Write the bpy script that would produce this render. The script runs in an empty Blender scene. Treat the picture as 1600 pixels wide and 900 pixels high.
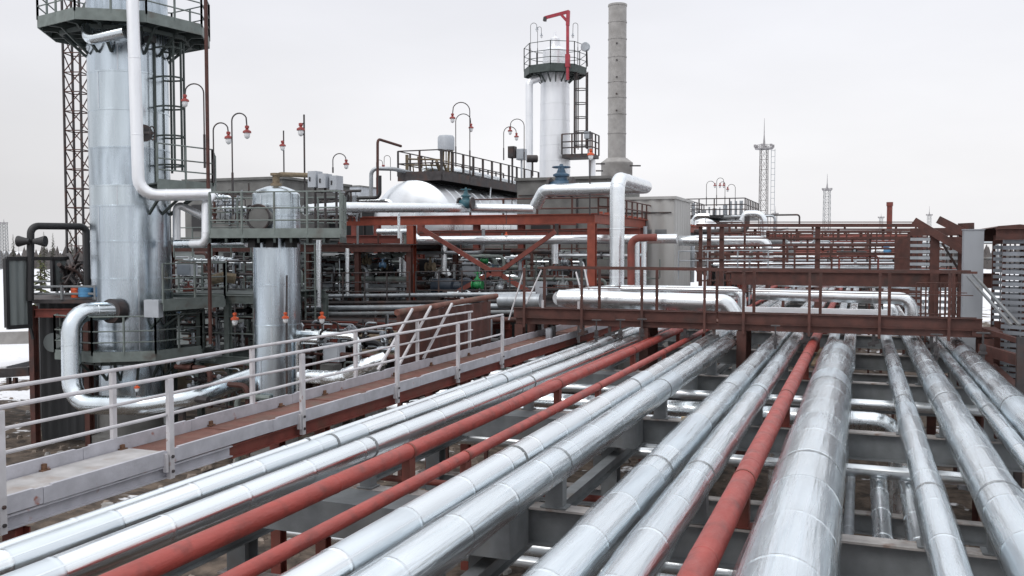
import bpy, math, random
from mathutils import Vector as V, Matrix
random.seed(7)
R = math.radians
# ---------------------------------------------------------------- camera
F = 1430.0; CH = 6.1
YAW = math.atan(545 / F); PIT = math.atan(62 / F)
C = bpy.data.collections.new("plant"); bpy.context.scene.collection.children.link(C)
scn = bpy.context.scene
cam_d = bpy.data.cameras.new("camera"); cam = bpy.data.objects.new("camera", cam_d); C.objects.link(cam)
cam_d.sensor_width = 36; cam_d.lens = 36 * F / 1600; cam_d.clip_start = 0.1; cam_d.clip_end = 3000
cam.location = (0, 0, CH); cam.rotation_euler = (R(90) - PIT, 0, YAW); scn.camera = cam
# ---------------------------------------------------------------- overcast sky and sun
SUN_EL, SUN_AZ = R(48), R(200)      # azimuth of the light measured clockwise from +Y
w = bpy.data.worlds.new("World"); scn.world = w; w.use_nodes = True
nt = w.node_tree; nt.nodes.clear()
def N(t, **k):
    n = nt.nodes.new(t)
    for a, b in k.items(): setattr(n, a, b)
    return n
out = N('ShaderNodeOutputWorld'); bg = N('ShaderNodeBackground'); sky = N('ShaderNodeTexSky', sky_type='NISHITA')
sky.sun_disc = False; sky.sun_elevation = SUN_EL; sky.sun_rotation = SUN_AZ; sky.air_density = 1.5; sky.dust_density = 4
tc = N('ShaderNodeTexCoord'); sep = N('ShaderNodeSeparateXYZ'); ramp = N('ShaderNodeValToRGB')
nt.links.new(tc.outputs['Generated'], sep.inputs[0]); nt.links.new(sep.outputs['Z'], ramp.inputs[0])
e = ramp.color_ramp.elements
e[0].position = 0.0; e[0].color = (9.2, 9.15, 9.3, 1); e[1].position = 1.0; e[1].color = (14.0, 14.2, 14.6, 1)
x = ramp.color_ramp.elements.new(0.10); x.color = (9.5, 9.45, 9.7, 1)
x = ramp.color_ramp.elements.new(0.27); x.color = (8.4, 8.45, 8.95, 1)
x = ramp.color_ramp.elements.new(0.55); x.color = (11.2, 11.3, 11.7, 1)
cl = N('ShaderNodeTexNoise'); cl.inputs['Scale'].default_value = 2.3; cl.inputs['Detail'].default_value = 6
mp = N('ShaderNodeMapping'); mp.inputs['Scale'].default_value = (1, 1, 3)
nt.links.new(tc.outputs['Generated'], mp.inputs[0]); nt.links.new(mp.outputs[0], cl.inputs['Vector'])
cr = N('ShaderNodeMapRange'); cr.inputs['To Min'].default_value = 0.84; cr.inputs['To Max'].default_value = 1.12
nt.links.new(cl.outputs['Fac'], cr.inputs['Value'])
# a darker bank of cloud low in the west (-X)
ex = N('ShaderNodeMapRange'); ex.inputs['From Min'].default_value = -.8; ex.inputs['From Max'].default_value = -.45
ex.inputs['To Min'].default_value = 1.0; ex.inputs['To Max'].default_value = 0.0
nt.links.new(sep.outputs['X'], ex.inputs['Value'])
ez = N('ShaderNodeMapRange'); ez.inputs['From Min'].default_value = .04; ez.inputs['From Max'].default_value = .24
ez.inputs['To Min'].default_value = .25; ez.inputs['To Max'].default_value = .04; nt.links.new(sep.outputs['Z'], ez.inputs['Value'])
mm = N('ShaderNodeMath', operation='MULTIPLY'); nt.links.new(ex.outputs[0], mm.inputs[0]); nt.links.new(ez.outputs[0], mm.inputs[1])
m0 = N('ShaderNodeMath', operation='SUBTRACT'); m0.inputs[0].default_value = 1; nt.links.new(mm.outputs[0], m0.inputs[1])
m1 = N('ShaderNodeMath', operation='MULTIPLY'); nt.links.new(cr.outputs[0], m1.inputs[0]); nt.links.new(m0.outputs[0], m1.inputs[1])
vm = N('ShaderNodeVectorMath', operation='SCALE'); nt.links.new(ramp.outputs[0], vm.inputs[0]); nt.links.new(m1.outputs[0], vm.inputs['Scale'])
mix = N('ShaderNodeMixRGB'); mix.inputs['Fac'].default_value = 0.93
nt.links.new(sky.outputs[0], mix.inputs[1]); nt.links.new(vm.outputs[0], mix.inputs[2])
nt.links.new(mix.outputs[0], bg.inputs['Color']); bg.inputs['Strength'].default_value = 0.1
nt.links.new(bg.outputs[0], out.inputs[0])
sd = bpy.data.lights.new("sun", 'SUN'); sd.energy = 0.7; sd.angle = R(20); sd.color = (1, .97, .93)
so = bpy.data.objects.new("sun", sd); C.objects.link(so)
sv = V((math.sin(SUN_AZ) * math.cos(SUN_EL), math.cos(SUN_AZ) * math.cos(SUN_EL), math.sin(SUN_EL)))
so.rotation_euler = (-sv).to_track_quat('-Z', 'Y').to_euler(); so.location = (0, 0, 60)
scn.view_settings.view_transform = 'Standard'; scn.view_settings.look = 'None'
scn.view_settings.exposure = 0.10; scn.view_settings.gamma = 1; scn.view_settings.use_curve_mapping = False
# ---------------------------------------------------------------- measured sight lines -> real points at a real distance
cy_, sy_ = math.cos(YAW), math.sin(YAW); cp_, sp_ = math.cos(PIT), math.sin(PIT)
FW = V((-sy_ * cp_, cy_ * cp_, -sp_)); RT = V((cy_, sy_, 0)); UP = V((-sy_ * sp_, cy_ * sp_, cp_)); CAM = V((0, 0, CH))
def ray(px, py): return FW + RT * ((px - 800) / F) + UP * ((450 - py) / F)
def P(px, py, D): return CAM + ray(px, py) * D
def PY(px, py, y): d = ray(px, py); return CAM + d * (y / d.y)
def PX(px, py, x): d = ray(px, py); return CAM + d * (x / d.x)
def PZ(px, py, z): d = ray(px, py); return CAM + d * ((z - CH) / d.z)
# ---------------------------------------------------------------- materials
def mat(name, col, rough=0.6, metal=0.0, var=0.25, vscale=3.0, stretch=(1, 1, 1), bump=0.0, bscale=20.0,
        bstretch=None, second=None, s_lo=0.55, s_hi=0.7, sscale=2.0, rvar=0.0, coat=0.0, emit=None, trans=0.0, bdist=0.02):
    m = bpy.data.materials.new(name); m.use_nodes = True; t = m.node_tree; n = t.nodes; L = t.links
    b = n['Principled BSDF']; b.inputs['Roughness'].default_value = rough; b.inputs['Metallic'].default_value = metal
    if coat: b.inputs['Coat Weight'].default_value = coat; b.inputs['Coat Roughness'].default_value = 0.12
    if trans: b.inputs['Transmission Weight'].default_value = trans
    co = n.new('ShaderNodeTexCoord')
    def noise(scale, st, det=5):
        q = n.new('ShaderNodeMapping'); q.inputs['Scale'].default_value = st; L.new(co.outputs['Object'], q.inputs[0])
        z = n.new('ShaderNodeTexNoise'); z.inputs['Scale'].default_value = scale; z.inputs['Detail'].default_value = det
        L.new(q.outputs[0], z.inputs['Vector']); return z.outputs['Fac']
    f = noise(vscale, stretch)
    mr = n.new('ShaderNodeMapRange'); mr.inputs['From Min'].default_value = .3; mr.inputs['From Max'].default_value = .7
    mr.inputs['To Min'].default_value = 1 - var; mr.inputs['To Max'].default_value = 1 + var; L.new(f, mr.inputs['Value'])
    sc = n.new('ShaderNodeVectorMath'); sc.operation = 'SCALE'; sc.inputs[0].default_value = col[:3]
    L.new(mr.outputs[0], sc.inputs['Scale']); last = sc.outputs[0]
    if second:
        g = noise(sscale, (1, 1, 1), 8)
        r2 = n.new('ShaderNodeMapRange'); r2.inputs['From Min'].default_value = s_lo; r2.inputs['From Max'].default_value = s_hi
        L.new(g, r2.inputs['Value']); mx = n.new('ShaderNodeMixRGB'); L.new(r2.outputs[0], mx.inputs['Fac'])
        L.new(last, mx.inputs[1]); mx.inputs[2].default_value = (*second, 1); last = mx.outputs[0]
        if metal > .5:
            r3 = n.new('ShaderNodeMath'); r3.operation = 'MULTIPLY_ADD'; L.new(r2.outputs[0], r3.inputs[0]); r3.inputs[1].default_value = -.6 * metal; r3.inputs[2].default_value = metal
            L.new(r3.outputs[0], b.inputs['Metallic'])
    L.new(last, b.inputs['Base Color'])
    if rvar:
        rr = n.new('ShaderNodeMapRange'); rr.inputs['From Min'].default_value = .3; rr.inputs['From Max'].default_value = .7
        rr.inputs['To Min'].default_value = max(.03, rough - rvar); rr.inputs['To Max'].default_value = rough + rvar
        L.new(noise(vscale * 1.7, stretch), rr.inputs['Value']); L.new(rr.outputs[0], b.inputs['Roughness'])
    if bump:
        bp = n.new('ShaderNodeBump'); bp.inputs['Strength'].default_value = bump; bp.inputs['Distance'].default_value = bdist
        L.new(noise(bscale, bstretch or stretch), bp.inputs['Height']); L.new(bp.outputs[0], b.inputs['Normal'])
    if emit: b.inputs['Emission Color'].default_value = (*emit, 1); b.inputs['Emission Strength'].default_value = 1
    return m
M = {}
M['clad'] = mat('galvanised_cladding', (.81, .86, .89), .27, 1, .07, 2.2, (2.5, .2, 2.5), .20, 4, (3, .10, 3), rvar=.08, bdist=.02)
M['film'] = mat('cladding_under_film', (.83, .88, .91), .25, .92, .07, 3, (3, .2, 3), .34, 4.5, (3.6, .12, 3.6), rvar=.10, bdist=.03)
M['cladv'] = mat('galvanised_shell', (.54, .61, .67), .25, 1, .14, 1.6, (2, 2, .25), .05, 1.6, (1.5, 1.5, .2), rvar=.07, bdist=.03)
M['clad_b'] = mat('galvanised_cladding_dull', (.74, .80, .84), .36, 1, .10, 3, (2.5, .3, 2.5), .25, 5, (3, .15, 3), rvar=.08, bdist=.02)
M['clad_c'] = mat('galvanised_cladding_bright', (.87, .91, .93), .22, 1, .06, 3, (2.5, .2, 2.5), .30, 4, (3, .12, 3), rvar=.06, bdist=.02)
M['shell_b'] = mat('galvanised_shell_dull', (.49, .56, .62), .28, 1, .22, 2, (2, 2, .35), .06, 2, (1.5, 1.5, .3), rvar=.08, bdist=.03)
M['shell_c'] = mat('galvanised_shell_bright', (.56, .63, .68), .24, 1, .18, 1.3, (2, 2, .25), .06, 1.6, (1.5, 1.5, .2), rvar=.06, bdist=.03)
M['cladp'] = mat('pipe_jacket', (.66, .72, .76), .25, 1, .08, 2, bump=.07, bscale=3, rvar=.07)
M['cladt'] = mat('tank_cladding', (.74, .77, .80), .30, 1, .10, .8, (1, .3, 1), .08, 1.2, (1, .2, 1), rvar=.06, bdist=.03)
M['cladw'] = mat('pale_cladding', (.82, .84, .87), .42, .65, .06, 1.5, (1.5, 1.5, .4), .15, 3, rvar=.08)
M['film_x'] = mat('cross_cladding', (.80, .84, .87), .30, .85, .06, 3, (.5, 1.5, 1.5), .05, 1.5, (1, 1, 1), rvar=.06)
M['seam'] = mat('cladding_seam', (.62, .66, .70), .38, .9, .1, 8)
M['zinc'] = mat('dull_zinc', (.38, .41, .44), .45, .7, .2, 3, second=(.30, .30, .30), s_lo=.55, s_hi=.8)
M['red'] = mat('red_oxide_pipe', (.34, .060, .048), .50, 0, .16, 5, (1, .35, 1), .35, 30, rvar=.12, second=(.21, .048, .040), s_lo=.52, s_hi=.70, sscale=4)
M['redsteel'] = mat('red_oxide_steel', (.19, .046, .034), .6, 0, .22, 5, second=(.13, .05, .035), s_lo=.5, s_hi=.72, sscale=2.5, bump=.2, bscale=60)
M['brightred'] = mat('bright_red_steel', (.27, .060, .034), .55, 0, .18, 5, second=(.22, .05, .035), s_lo=.55, s_hi=.75, sscale=1.8)
M['brown'] = mat('brown_primer_steel', (.080, .029, .022), .65, 0, .28, 5, second=(.045, .026, .022), s_lo=.5, s_hi=.75, sscale=2.2, bump=.2, bscale=50)
M['deckred'] = mat('worn_red_deck', (.155, .062, .045), .75, 0, .3, 6, second=(.12, .08, .06), s_lo=.45, s_hi=.7, sscale=3, bump=.3, bscale=50)
M['dark'] = mat('dark_steel', (.055, .05, .052), .6, .2, .3, 5, second=(.09, .05, .04), s_lo=.5, s_hi=.7)
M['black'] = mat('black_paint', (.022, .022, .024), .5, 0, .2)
M['green'] = mat('grey_green_paint', (.17, .20, .19), .6, 0, .2, 4, second=(.10, .09, .08), s_lo=.58, s_hi=.75, sscale=2)
M['dgreen'] = mat('dark_green_paint', (.05, .065, .062), .6, 0, .25, 4)
M['steel'] = mat('grey_steel', (.20, .215, .225), .6, .1, .18, 4, second=(.13, .12, .11), s_lo=.55, s_hi=.75, sscale=2, bump=.15, bscale=40)
M['steeltop'] = mat('pale_top_flange', (.36, .34, .33), .7, 0, .25, 6, second=(.2, .13, .1), s_lo=.55, s_hi=.7, sscale=5)  # paler grey with brown patches, for upper flanges of the beams
M['post'] = mat('light_grey_box_column', (.33, .35, .38), .55, .1, .08, 2, (1, 1, .4))
M['white'] = mat('off_white_rail_paint', (.52, .51, .53), .55, 0, .12, 6, second=(.25, .13, .09), s_lo=.66, s_hi=.74, sscale=9)
M['kick'] = mat('pale_grey_channel', (.44, .44, .48), .6, 0, .14, 5, second=(.30, .12, .09), s_lo=.66, s_hi=.72, sscale=4, bump=.2, bscale=30)
M['plate'] = mat('pale_deck_plate', (.42, .41, .41), .75, 0, .16, 5, second=(.30, .25, .22), s_lo=.5, s_hi=.7, sscale=3)
M['conc'] = mat('concrete', (.34, .33, .32), .9, 0, .15, 3, second=(.22, .21, .20), s_lo=.5, s_hi=.8, sscale=1.5, bump=.3, bscale=30)
M['concd'] = mat('dark_concrete', (.17, .17, .165), .9, 0, .18, 2, second=(.11, .11, .105), s_lo=.5, s_hi=.8, sscale=1.2, bump=.3, bscale=20)
M['corr'] = mat('pale_corrugated_sheet', (.44, .44, .43), .6, .2, .08, 2, (1, 1, .2))
M['corrg'] = mat('grey_green_corrugated_sheet', (.20, .225, .225), .6, .2, .15, 2, (1, 1, .2))
M['corrd'] = mat('dark_corrugated_sheet', (.035, .037, .04), .6, .2, .2, 2, (1, 1, .3))
M['snow'] = mat('snow', (.80, .81, .84), .8, 0, .05, 2)
M['teal'] = mat('teal_valve_paint', (.035, .11, .14), .45, 0, .2, 8)
M['slat'] = mat('louvre_slat_grey', (.25, .27, .30), .55, .3, .2, 3)
M['navy'] = mat('navy_pump_paint', (.016, .026, .042), .5, 0, .2, 8)
M['pale'] = mat('haze_pale_far_steel', (.30, .29, .30), .7, 0, .2)  # distance haze painted in: far steel given a paler colour
M['rust'] = mat('rust_bracket', (.16, .085, .05), .9, 0, .3, 20)
M['blue'] = mat('blue_valve_paint', (.04, .09, .15), .45, 0, .25, 8, second=(.03, .05, .07))
M['sky_blue'] = mat('bright_blue_paint', (.08, .25, .45), .5)
M['gvalve'] = mat('bright_green_paint', (.015, .20, .06), .45, 0, .2, 8)
M['lampred'] = mat('red_lamp_housing', (.30, .055, .05), .45)
M['orange'] = mat('orange_lamp_housing', (.62, .10, .03), .45)
M['davit'] = mat('crane_red_paint', (.34, .03, .05), .5)
M['glass'] = mat('lamp_glass', (.80, .82, .84), .15, 0, .03)
M['egrey'] = mat('pale_equipment_grey', (.42, .45, .49), .5, .1, .1, 3)
M['wool'] = mat('insulation_wool', (.20, .16, .11), .95, 0, .3, 10, bump=.6, bscale=30)
M['wood'] = mat('raw_timber', (.46, .36, .23), .85, 0, .2, 8, (4, .4, 4))
M['brick'] = mat('cream_block', (.42, .36, .27), .85, 0, .2, 4, second=(.3, .2, .14))
M['rock'] = mat('rubble', (.22, .18, .15), .95, 0, .4, 9, bump=.5, bscale=20)
M['bark'] = mat('bark', (.07, .055, .045), .9, 0, .3, 8)
M['needle'] = mat('conifer_needles', (.050, .058, .040), .9, 0, .35, 6)
M['ngold'] = mat('yellow_green_needles', (.11, .12, .05), .9, 0, .35, 6)
M['forest'] = mat('far_forest', (.105, .095, .092), .95, 0, .3, .06)  # base colour lightened to stand in for haze over the distant trees
M['water'] = mat('wet_ice', (.30, .32, .35), .25, 0, .15, 1)
# clear polyethylene film wrapped round the pipes
_m = bpy.data.materials.new('clear_film'); _m.use_nodes = True; _t = _m.node_tree; _n = _t.nodes; _n.clear(); _L = _t.links
_o = _n.new('ShaderNodeOutputMaterial'); _x = _n.new('ShaderNodeMixShader'); _tr = _n.new('ShaderNodeBsdfTransparent'); _g = _n.new('ShaderNodeBsdfGlossy')
_g.inputs['Color'].default_value = (.93, .97, 1.0, 1); _g.inputs['Roughness'].default_value = .12
_tr.inputs[0].default_value = (.97, .98, .985, 1)
_c = _n.new('ShaderNodeTexCoord'); _mp = _n.new('ShaderNodeMapping'); _mp.inputs['Scale'].default_value = (3.2, .16, 3.2); _z = _n.new('ShaderNodeTexNoise'); _z.inputs['Scale'].default_value = 5; _z.inputs['Detail'].default_value = 6
_L.new(_c.outputs['Object'], _mp.inputs[0]); _L.new(_mp.outputs[0], _z.inputs['Vector'])
_r = _n.new('ShaderNodeMapRange'); _r.inputs['From Min'].default_value = .46; _r.inputs['From Max'].default_value = .66; _r.inputs['To Min'].default_value = .0; _r.inputs['To Max'].default_value = .40
_L.new(_z.outputs['Fac'], _r.inputs['Value'])
_lw = _n.new('ShaderNodeLayerWeight'); _lw.inputs['Blend'].default_value = .25
_ad = _n.new('ShaderNodeMath'); _ad.operation = 'MULTIPLY_ADD'; _L.new(_lw.outputs['Facing'], _ad.inputs[0]); _ad.inputs[1].default_value = .35; _L.new(_r.outputs[0], _ad.inputs[2])
_L.new(_ad.outputs[0], _x.inputs[0]); _L.new(_tr.outputs[0], _x.inputs[1]); _L.new(_g.outputs[0], _x.inputs[2]); _L.new(_x.outputs[0], _o.inputs[0])
_b = _n.new('ShaderNodeBump'); _b.inputs['Strength'].default_value = .8; _b.inputs['Distance'].default_value = .03; _L.new(_z.outputs['Fac'], _b.inputs['Height']); _L.new(_b.outputs[0], _g.inputs['Normal'])
M['wrap'] = _m
# ---------------------------------------------------------------- mesh builder
class MB:
    def __init__(s): s.v = []; s.f = []; s.s = []; s.m = []; s.mi = 0
    def add(s, vs, fs, smooth=False):
        b = len(s.v); s.v += [tuple(x) for x in vs]
        for f in fs: s.f.append([i + b for i in f]); s.s.append(smooth); s.m.append(s.mi)
    def box(s, a, b):
        x0, x1 = sorted((a[0], b[0])); y0, y1 = sorted((a[1], b[1])); z0, z1 = sorted((a[2], b[2]))
        s.add([(x0, y0, z0), (x1, y0, z0), (x1, y1, z0), (x0, y1, z0), (x0, y0, z1), (x1, y0, z1), (x1, y1, z1), (x0, y1, z1)],
              [(0, 3, 2, 1), (4, 5, 6, 7), (0, 1, 5, 4), (1, 2, 6, 5), (2, 3, 7, 6), (3, 0, 4, 7)])
    def bar(s, a, b, w, h, up=(0, 0, 1)):
        a, b = V(a), V(b); d = (b - a).normalized(); u = V(up)
        if abs(d.dot(u)) > .98: u = V((0, 1, 0))
        sd_ = d.cross(u).normalized(); u = sd_.cross(d).normalized()
        c = [sd_ * (w / 2 * i) + u * (h / 2 * j) for i, j in ((-1, -1), (1, -1), (1, 1), (-1, 1))]
        s.add([a + q for q in c] + [b + q for q in c], [(0, 1, 2, 3), (7, 6, 5, 4), (0, 4, 5, 1), (1, 5, 6, 2), (2, 6, 7, 3), (3, 7, 4, 0)])
    def ibeam(s, a, b, w, h, t=.02, topmat=None):
        a, b = V(a), V(b); u = V((0, 0, 1)); d = (b - a).normalized()
        if abs(d.z) > .9: u = V((0, 1, 0))
        u = (u - d * u.dot(d)).normalized()
        o = u * (h / 2 - t / 2)
        k = s.mi
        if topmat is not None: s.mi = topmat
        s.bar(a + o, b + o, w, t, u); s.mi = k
        s.bar(a - o, b - o, w, t, u); s.bar(a, b, t, h - 2 * t, u)
    def tube(s, pts, r, seg=12, cap=True, radii=None, wob=0, smooth=True):
        pts = [V(p) for p in pts]; n = len(pts); rad = radii or [r] * n
        tg = []
        for i in range(n):
            a = pts[max(i - 1, 0)]; b = pts[min(i + 1, n - 1)]; tg.append((b - a).normalized())
        u = V((0, 0, 1)) if abs(tg[0].z) < .9 else V((1, 0, 0))
        u = (u - tg[0] * u.dot(tg[0])).normalized(); vs = []
        ph = [random.uniform(0, 6.28) for _ in range(4)]
        for i in range(n):
            u = (u - tg[i] * u.dot(tg[i])).normalized(); v_ = tg[i].cross(u)
            for k in range(seg):
                a = 2 * math.pi * k / seg; q = rad[i]
                if wob: q *= 1 + wob * (math.sin(3 * a + ph[0] + i * .35) * math.sin(i * .9 + ph[1]) + .6 * math.sin(5 * a + ph[2] - i * .22) + .5 * math.sin(i * 1.7 + ph[3] + 2 * a))
                vs.append(pts[i] + (u * math.cos(a) + v_ * math.sin(a)) * q)
        fs = [(i * seg + k, i * seg + (k + 1) % seg, (i + 1) * seg + (k + 1) % seg, (i + 1) * seg + k) for i in range(n - 1) for k in range(seg)]
        s.add(vs, fs, smooth)
        if cap:
            b = len(s.v) - len(vs)
            s.f.append([b + k for k in range(seg)][::-1]); s.s.append(False); s.m.append(s.mi)
            s.f.append([b + (n - 1) * seg + k for k in range(seg)]); s.s.append(False); s.m.append(s.mi)
    def cyl(s, a, b, r, seg=12, r2=None): s.tube([a, b], r, seg, radii=[r, r if r2 is None else r2])
    def lathe(s, o, prof, seg=24, axis=(0, 0, 1)):
        o = V(o); ax = V(axis).normalized()
        s.tube([o + ax * z for _, z in prof], 0, seg, radii=[max(r, 1e-4) for r, _ in prof]) if len(prof) < 2 else s._lathe(o, ax, prof, seg)
    def _lathe(s, o, ax, prof, seg):
        u = V((1, 0, 0)) if abs(ax.x) < .9 else V((0, 1, 0)); u = (u - ax * u.dot(ax)).normalized(); v_ = ax.cross(u)
        vs = [o + ax * z + (u * math.cos(2 * math.pi * k / seg) + v_ * math.sin(2 * math.pi * k / seg)) * r for r, z in prof for k in range(seg)]
        n = len(prof)
        s.add(vs, [(i * seg + k, i * seg + (k + 1) % seg, (i + 1) * seg + (k + 1) % seg, (i + 1) * seg + k) for i in range(n - 1) for k in range(seg)], True)
        b = len(s.v) - len(vs)
        for ring, rev in ((0, True), (n - 1, False)):
            if prof[ring][0] > 1e-3:
                q = [b + ring * seg + k for k in range(seg)]
                s.f.append(q[::-1] if rev else q); s.s.append(False); s.m.append(s.mi)
    def torus(s, c, R_, r, axis=(0, 0, 1), seg=20, seg2=6, a0=0, a1=360):
        ax = V(axis).normalized(); u = V((1, 0, 0)) if abs(ax.x) < .9 else V((0, 1, 0)); u = (u - ax * u.dot(ax)).normalized(); v_ = ax.cross(u)
        n = seg + 1; pts = [V(c) + (u * math.cos(R(a0 + (a1 - a0) * i / seg)) + v_ * math.sin(R(a0 + (a1 - a0) * i / seg))) * R_ for i in range(n)]
        s.tube(pts, r, seg2, cap=(a1 - a0) < 359)
    def prism(s, poly, z0, z1):
        n = len(poly); s.add([(x, y, z0) for x, y in poly] + [(x, y, z1) for x, y in poly],
              [tuple(range(n))[::-1], tuple(range(n, 2 * n))] + [(i, (i + 1) % n, n + (i + 1) % n, n + i) for i in range(n)])
    def sheet(s, a, b, z0, z1, pitch=.2, depth=.04):     # corrugated wall between plan points
        a, b = V((a[0], a[1], 0)), V((b[0], b[1], 0)); d = b - a; L_ = d.length; d.normalize(); nrm = V((-d.y, d.x, 0))
        n = max(2, int(L_ / pitch)); pl = []
        for i in range(n):
            t = L_ * i / n; p = L_ / n
            for q, o in ((0, 0), (.3, 0), (.5, depth), (.8, depth)): pl.append(a + d * (t + p * q) + nrm * o)
        pl.append(b)
        back = [p - nrm * .03 for p in pl]; m_ = len(pl); vs = []
        for L2 in (pl, back):
            for z in (z0, z1): vs += [(p.x, p.y, z) for p in L2]
        fs = []
        for i in range(m_ - 1):
            fs += [(i, i + 1, m_ + i + 1, m_ + i), (2 * m_ + i + 1, 2 * m_ + i, 3 * m_ + i, 3 * m_ + i + 1), (m_ + i, m_ + i + 1, 3 * m_ + i + 1, 3 * m_ + i), (i + 1, i, 2 * m_ + i, 2 * m_ + i + 1)]
        fs += [(0, m_, 3 * m_, 2 * m_), (m_ - 1, 3 * m_ - 1, 4 * m_ - 1, 2 * m_ - 1)]
        s.add(vs, fs)
    def build(s, name, m_, parent=None, label=None, cat=None, group=None, kind=None, sharp=40):
        vs = [V(q) for q in s.v]
        if parent is None:
            xs = [q.x for q in vs]; ys = [q.y for q in vs]; zs = [q.z for q in vs]
            o = V(((min(xs) + max(xs)) / 2, (min(ys) + max(ys)) / 2, min(zs)))
        else:
            o = V(parent['wo'])
        me = bpy.data.meshes.new(name); me.from_pydata([q - o for q in vs], [], s.f)
        me.polygons.foreach_set('use_smooth', s.s)
        ms = m_ if isinstance(m_, (list, tuple)) else [m_]
        for q in ms: me.materials.append(M[q] if isinstance(q, str) else q)
        if len(ms) > 1: me.polygons.foreach_set('material_index', s.m)
        me.update()
        try: me.set_sharp_from_angle(angle=R(sharp))
        except Exception: pass
        ob = bpy.data.objects.new(name, me); C.objects.link(ob); ob['wo'] = tuple(o)
        if parent: ob.parent = parent; ob.location = (0, 0, 0)
        else: ob.location = o
        if label: ob['label'] = label
        if cat: ob['category'] = cat
        if group: ob['group'] = group
        if kind: ob['kind'] = kind
        return ob
def thing(name, label, cat, loc, group=None):
    o = bpy.data.objects.new(name, None); C.objects.link(o); o.location = loc; o['wo'] = tuple(loc)
    o['label'] = label; o['category'] = cat; o.empty_display_size = .2
    if group: o['group'] = group
    return o
def copytree(o, dloc, label=None, parent=None):
    c = o.copy(); C.objects.link(c)
    if parent: c.parent = parent
    else: c.location = o.location + V(dloc)
    if label: c['label'] = label
    for ch in list(o.children): copytree(ch, None, None, c)
    return c
def bend(pts, Rb, n=7):
    pts = [V(p) for p in pts]; o = [pts[0]]
    for i in range(1, len(pts) - 1):
        a, b, c = pts[i - 1], pts[i], pts[i + 1]; d1 = (a - b); d2 = (c - b)
        r_ = min(Rb, d1.length * .48, d2.length * .48); d1.normalize(); d2.normalize()
        ang = d1.angle(d2); 
        if ang > 3.1: o.append(b); continue
        t = min(r_, r_ / math.tan(ang / 2) if ang > .1 else r_)
        rr = t * math.tan(ang / 2); ctr = b + (d1 + d2).normalized() * (rr / math.sin(ang / 2)); s0 = b + d1 * t - ctr; s1 = b + d2 * t - ctr
        for k in range(n + 1): o.append(ctr + s0.slerp(s1, k / n).normalized() * rr if False else ctr + _sl(s0, s1, k / n))
    o.append(pts[-1]); return o
def _sl(a, b, t):
    w_ = a.angle(b)
    if w_ < 1e-3: return a.lerp(b, t)
    return (a * math.sin((1 - t) * w_) + b * math.sin(t * w_)) / math.sin(w_)
def resample(path, step, bands, r, bead, off=0):
    """rings along a path: every step, plus a raised bead at each band"""
    seglen = [0]
    for i in range(1, len(path)): seglen.append(seglen[-1] + (path[i] - path[i - 1]).length)
    T = seglen[-1]; ss = {x: r for x in seglen}
    if step:
        q = step
        while q < T: ss[q] = r; q += step
    if bands:
        q = bands * (.35 + off)
        while q < T - .05:
            for d, k in ((-.035, 0), (-.018, 0), (-.012, 1), (.012, 1), (.018, 0), (.035, 0)): ss[q + d] = r + bead * k
            q += bands * random.uniform(.92, 1.08)
    out_, rad = [], []; j = 0; last = -1
    for x_ in sorted(ss):
        if x_ < 0 or x_ > T or x_ - last < .004: continue
        last = x_
        while j < len(path) - 2 and seglen[j + 1] < x_: j += 1
        L_ = seglen[j + 1] - seglen[j]; out_.append(path[j].lerp(path[j + 1], (x_ - seglen[j]) / max(L_, 1e-6))); rad.append(ss[x_])
    return out_, rad
def tint(q, n0, rad, r, seg, nv=3):
    """each jacket section between two beads gets one of the sheet finishes"""
    cur = 0; was = False
    for i in range(len(rad) - 1):
        hi = rad[i] > r + 1e-4
        if was and not hi: cur = random.choice([0, 0, 1, 2])
        was = hi
        for k in range(seg): q.m[n0 + i * seg + k] = cur
def pipe(name, label, pts, r, m_, Rb=None, bands=1.0, bead=.006, step=0, wob=0, seg=32, cat='pipe', group=None, parent=None, off=0):
    b = MB(); path = bend(pts, Rb or r * 2.6, 5) if len(pts) > 2 else [V(p) for p in pts]
    pp, rad = resample(path, step, bands, r, bead, off); b.tube(pp, r, seg, radii=rad, wob=wob)
    if parent: return b.build(name, m_, parent)
    return b.build(name, m_, None, label, cat, group, sharp=13 if seg == 32 else 40)
def rail(b, pts, h, r=.022, levels=(1.0, .62, .33), post=1.2, mid=None, closed=False, pw=None):
    """posts and rails along deck edge points, all in one mesh"""
    pts = [V(p) for p in pts]
    if closed: pts = pts + [pts[0]]
    for k in levels: b.tube([p + V((0, 0, h * k)) for p in pts], r, 6)
    for i in range(len(pts) - 1):
        a, c = pts[i], pts[i + 1]; n = max(1, round((c - a).length / post))
        for j in range(n + (0 if closed or i < len(pts) - 2 else 1)):
            q = a.lerp(c, j / n)
            b.bar(q, q + V((0, 0, h)), (pw or r * 2.2), (pw or r * 2.2))
MB.lathe = lambda s, o, prof, seg=24, axis=(0, 0, 1): s._lathe(V(o), V(axis).normalized(), prof, seg)
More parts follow.
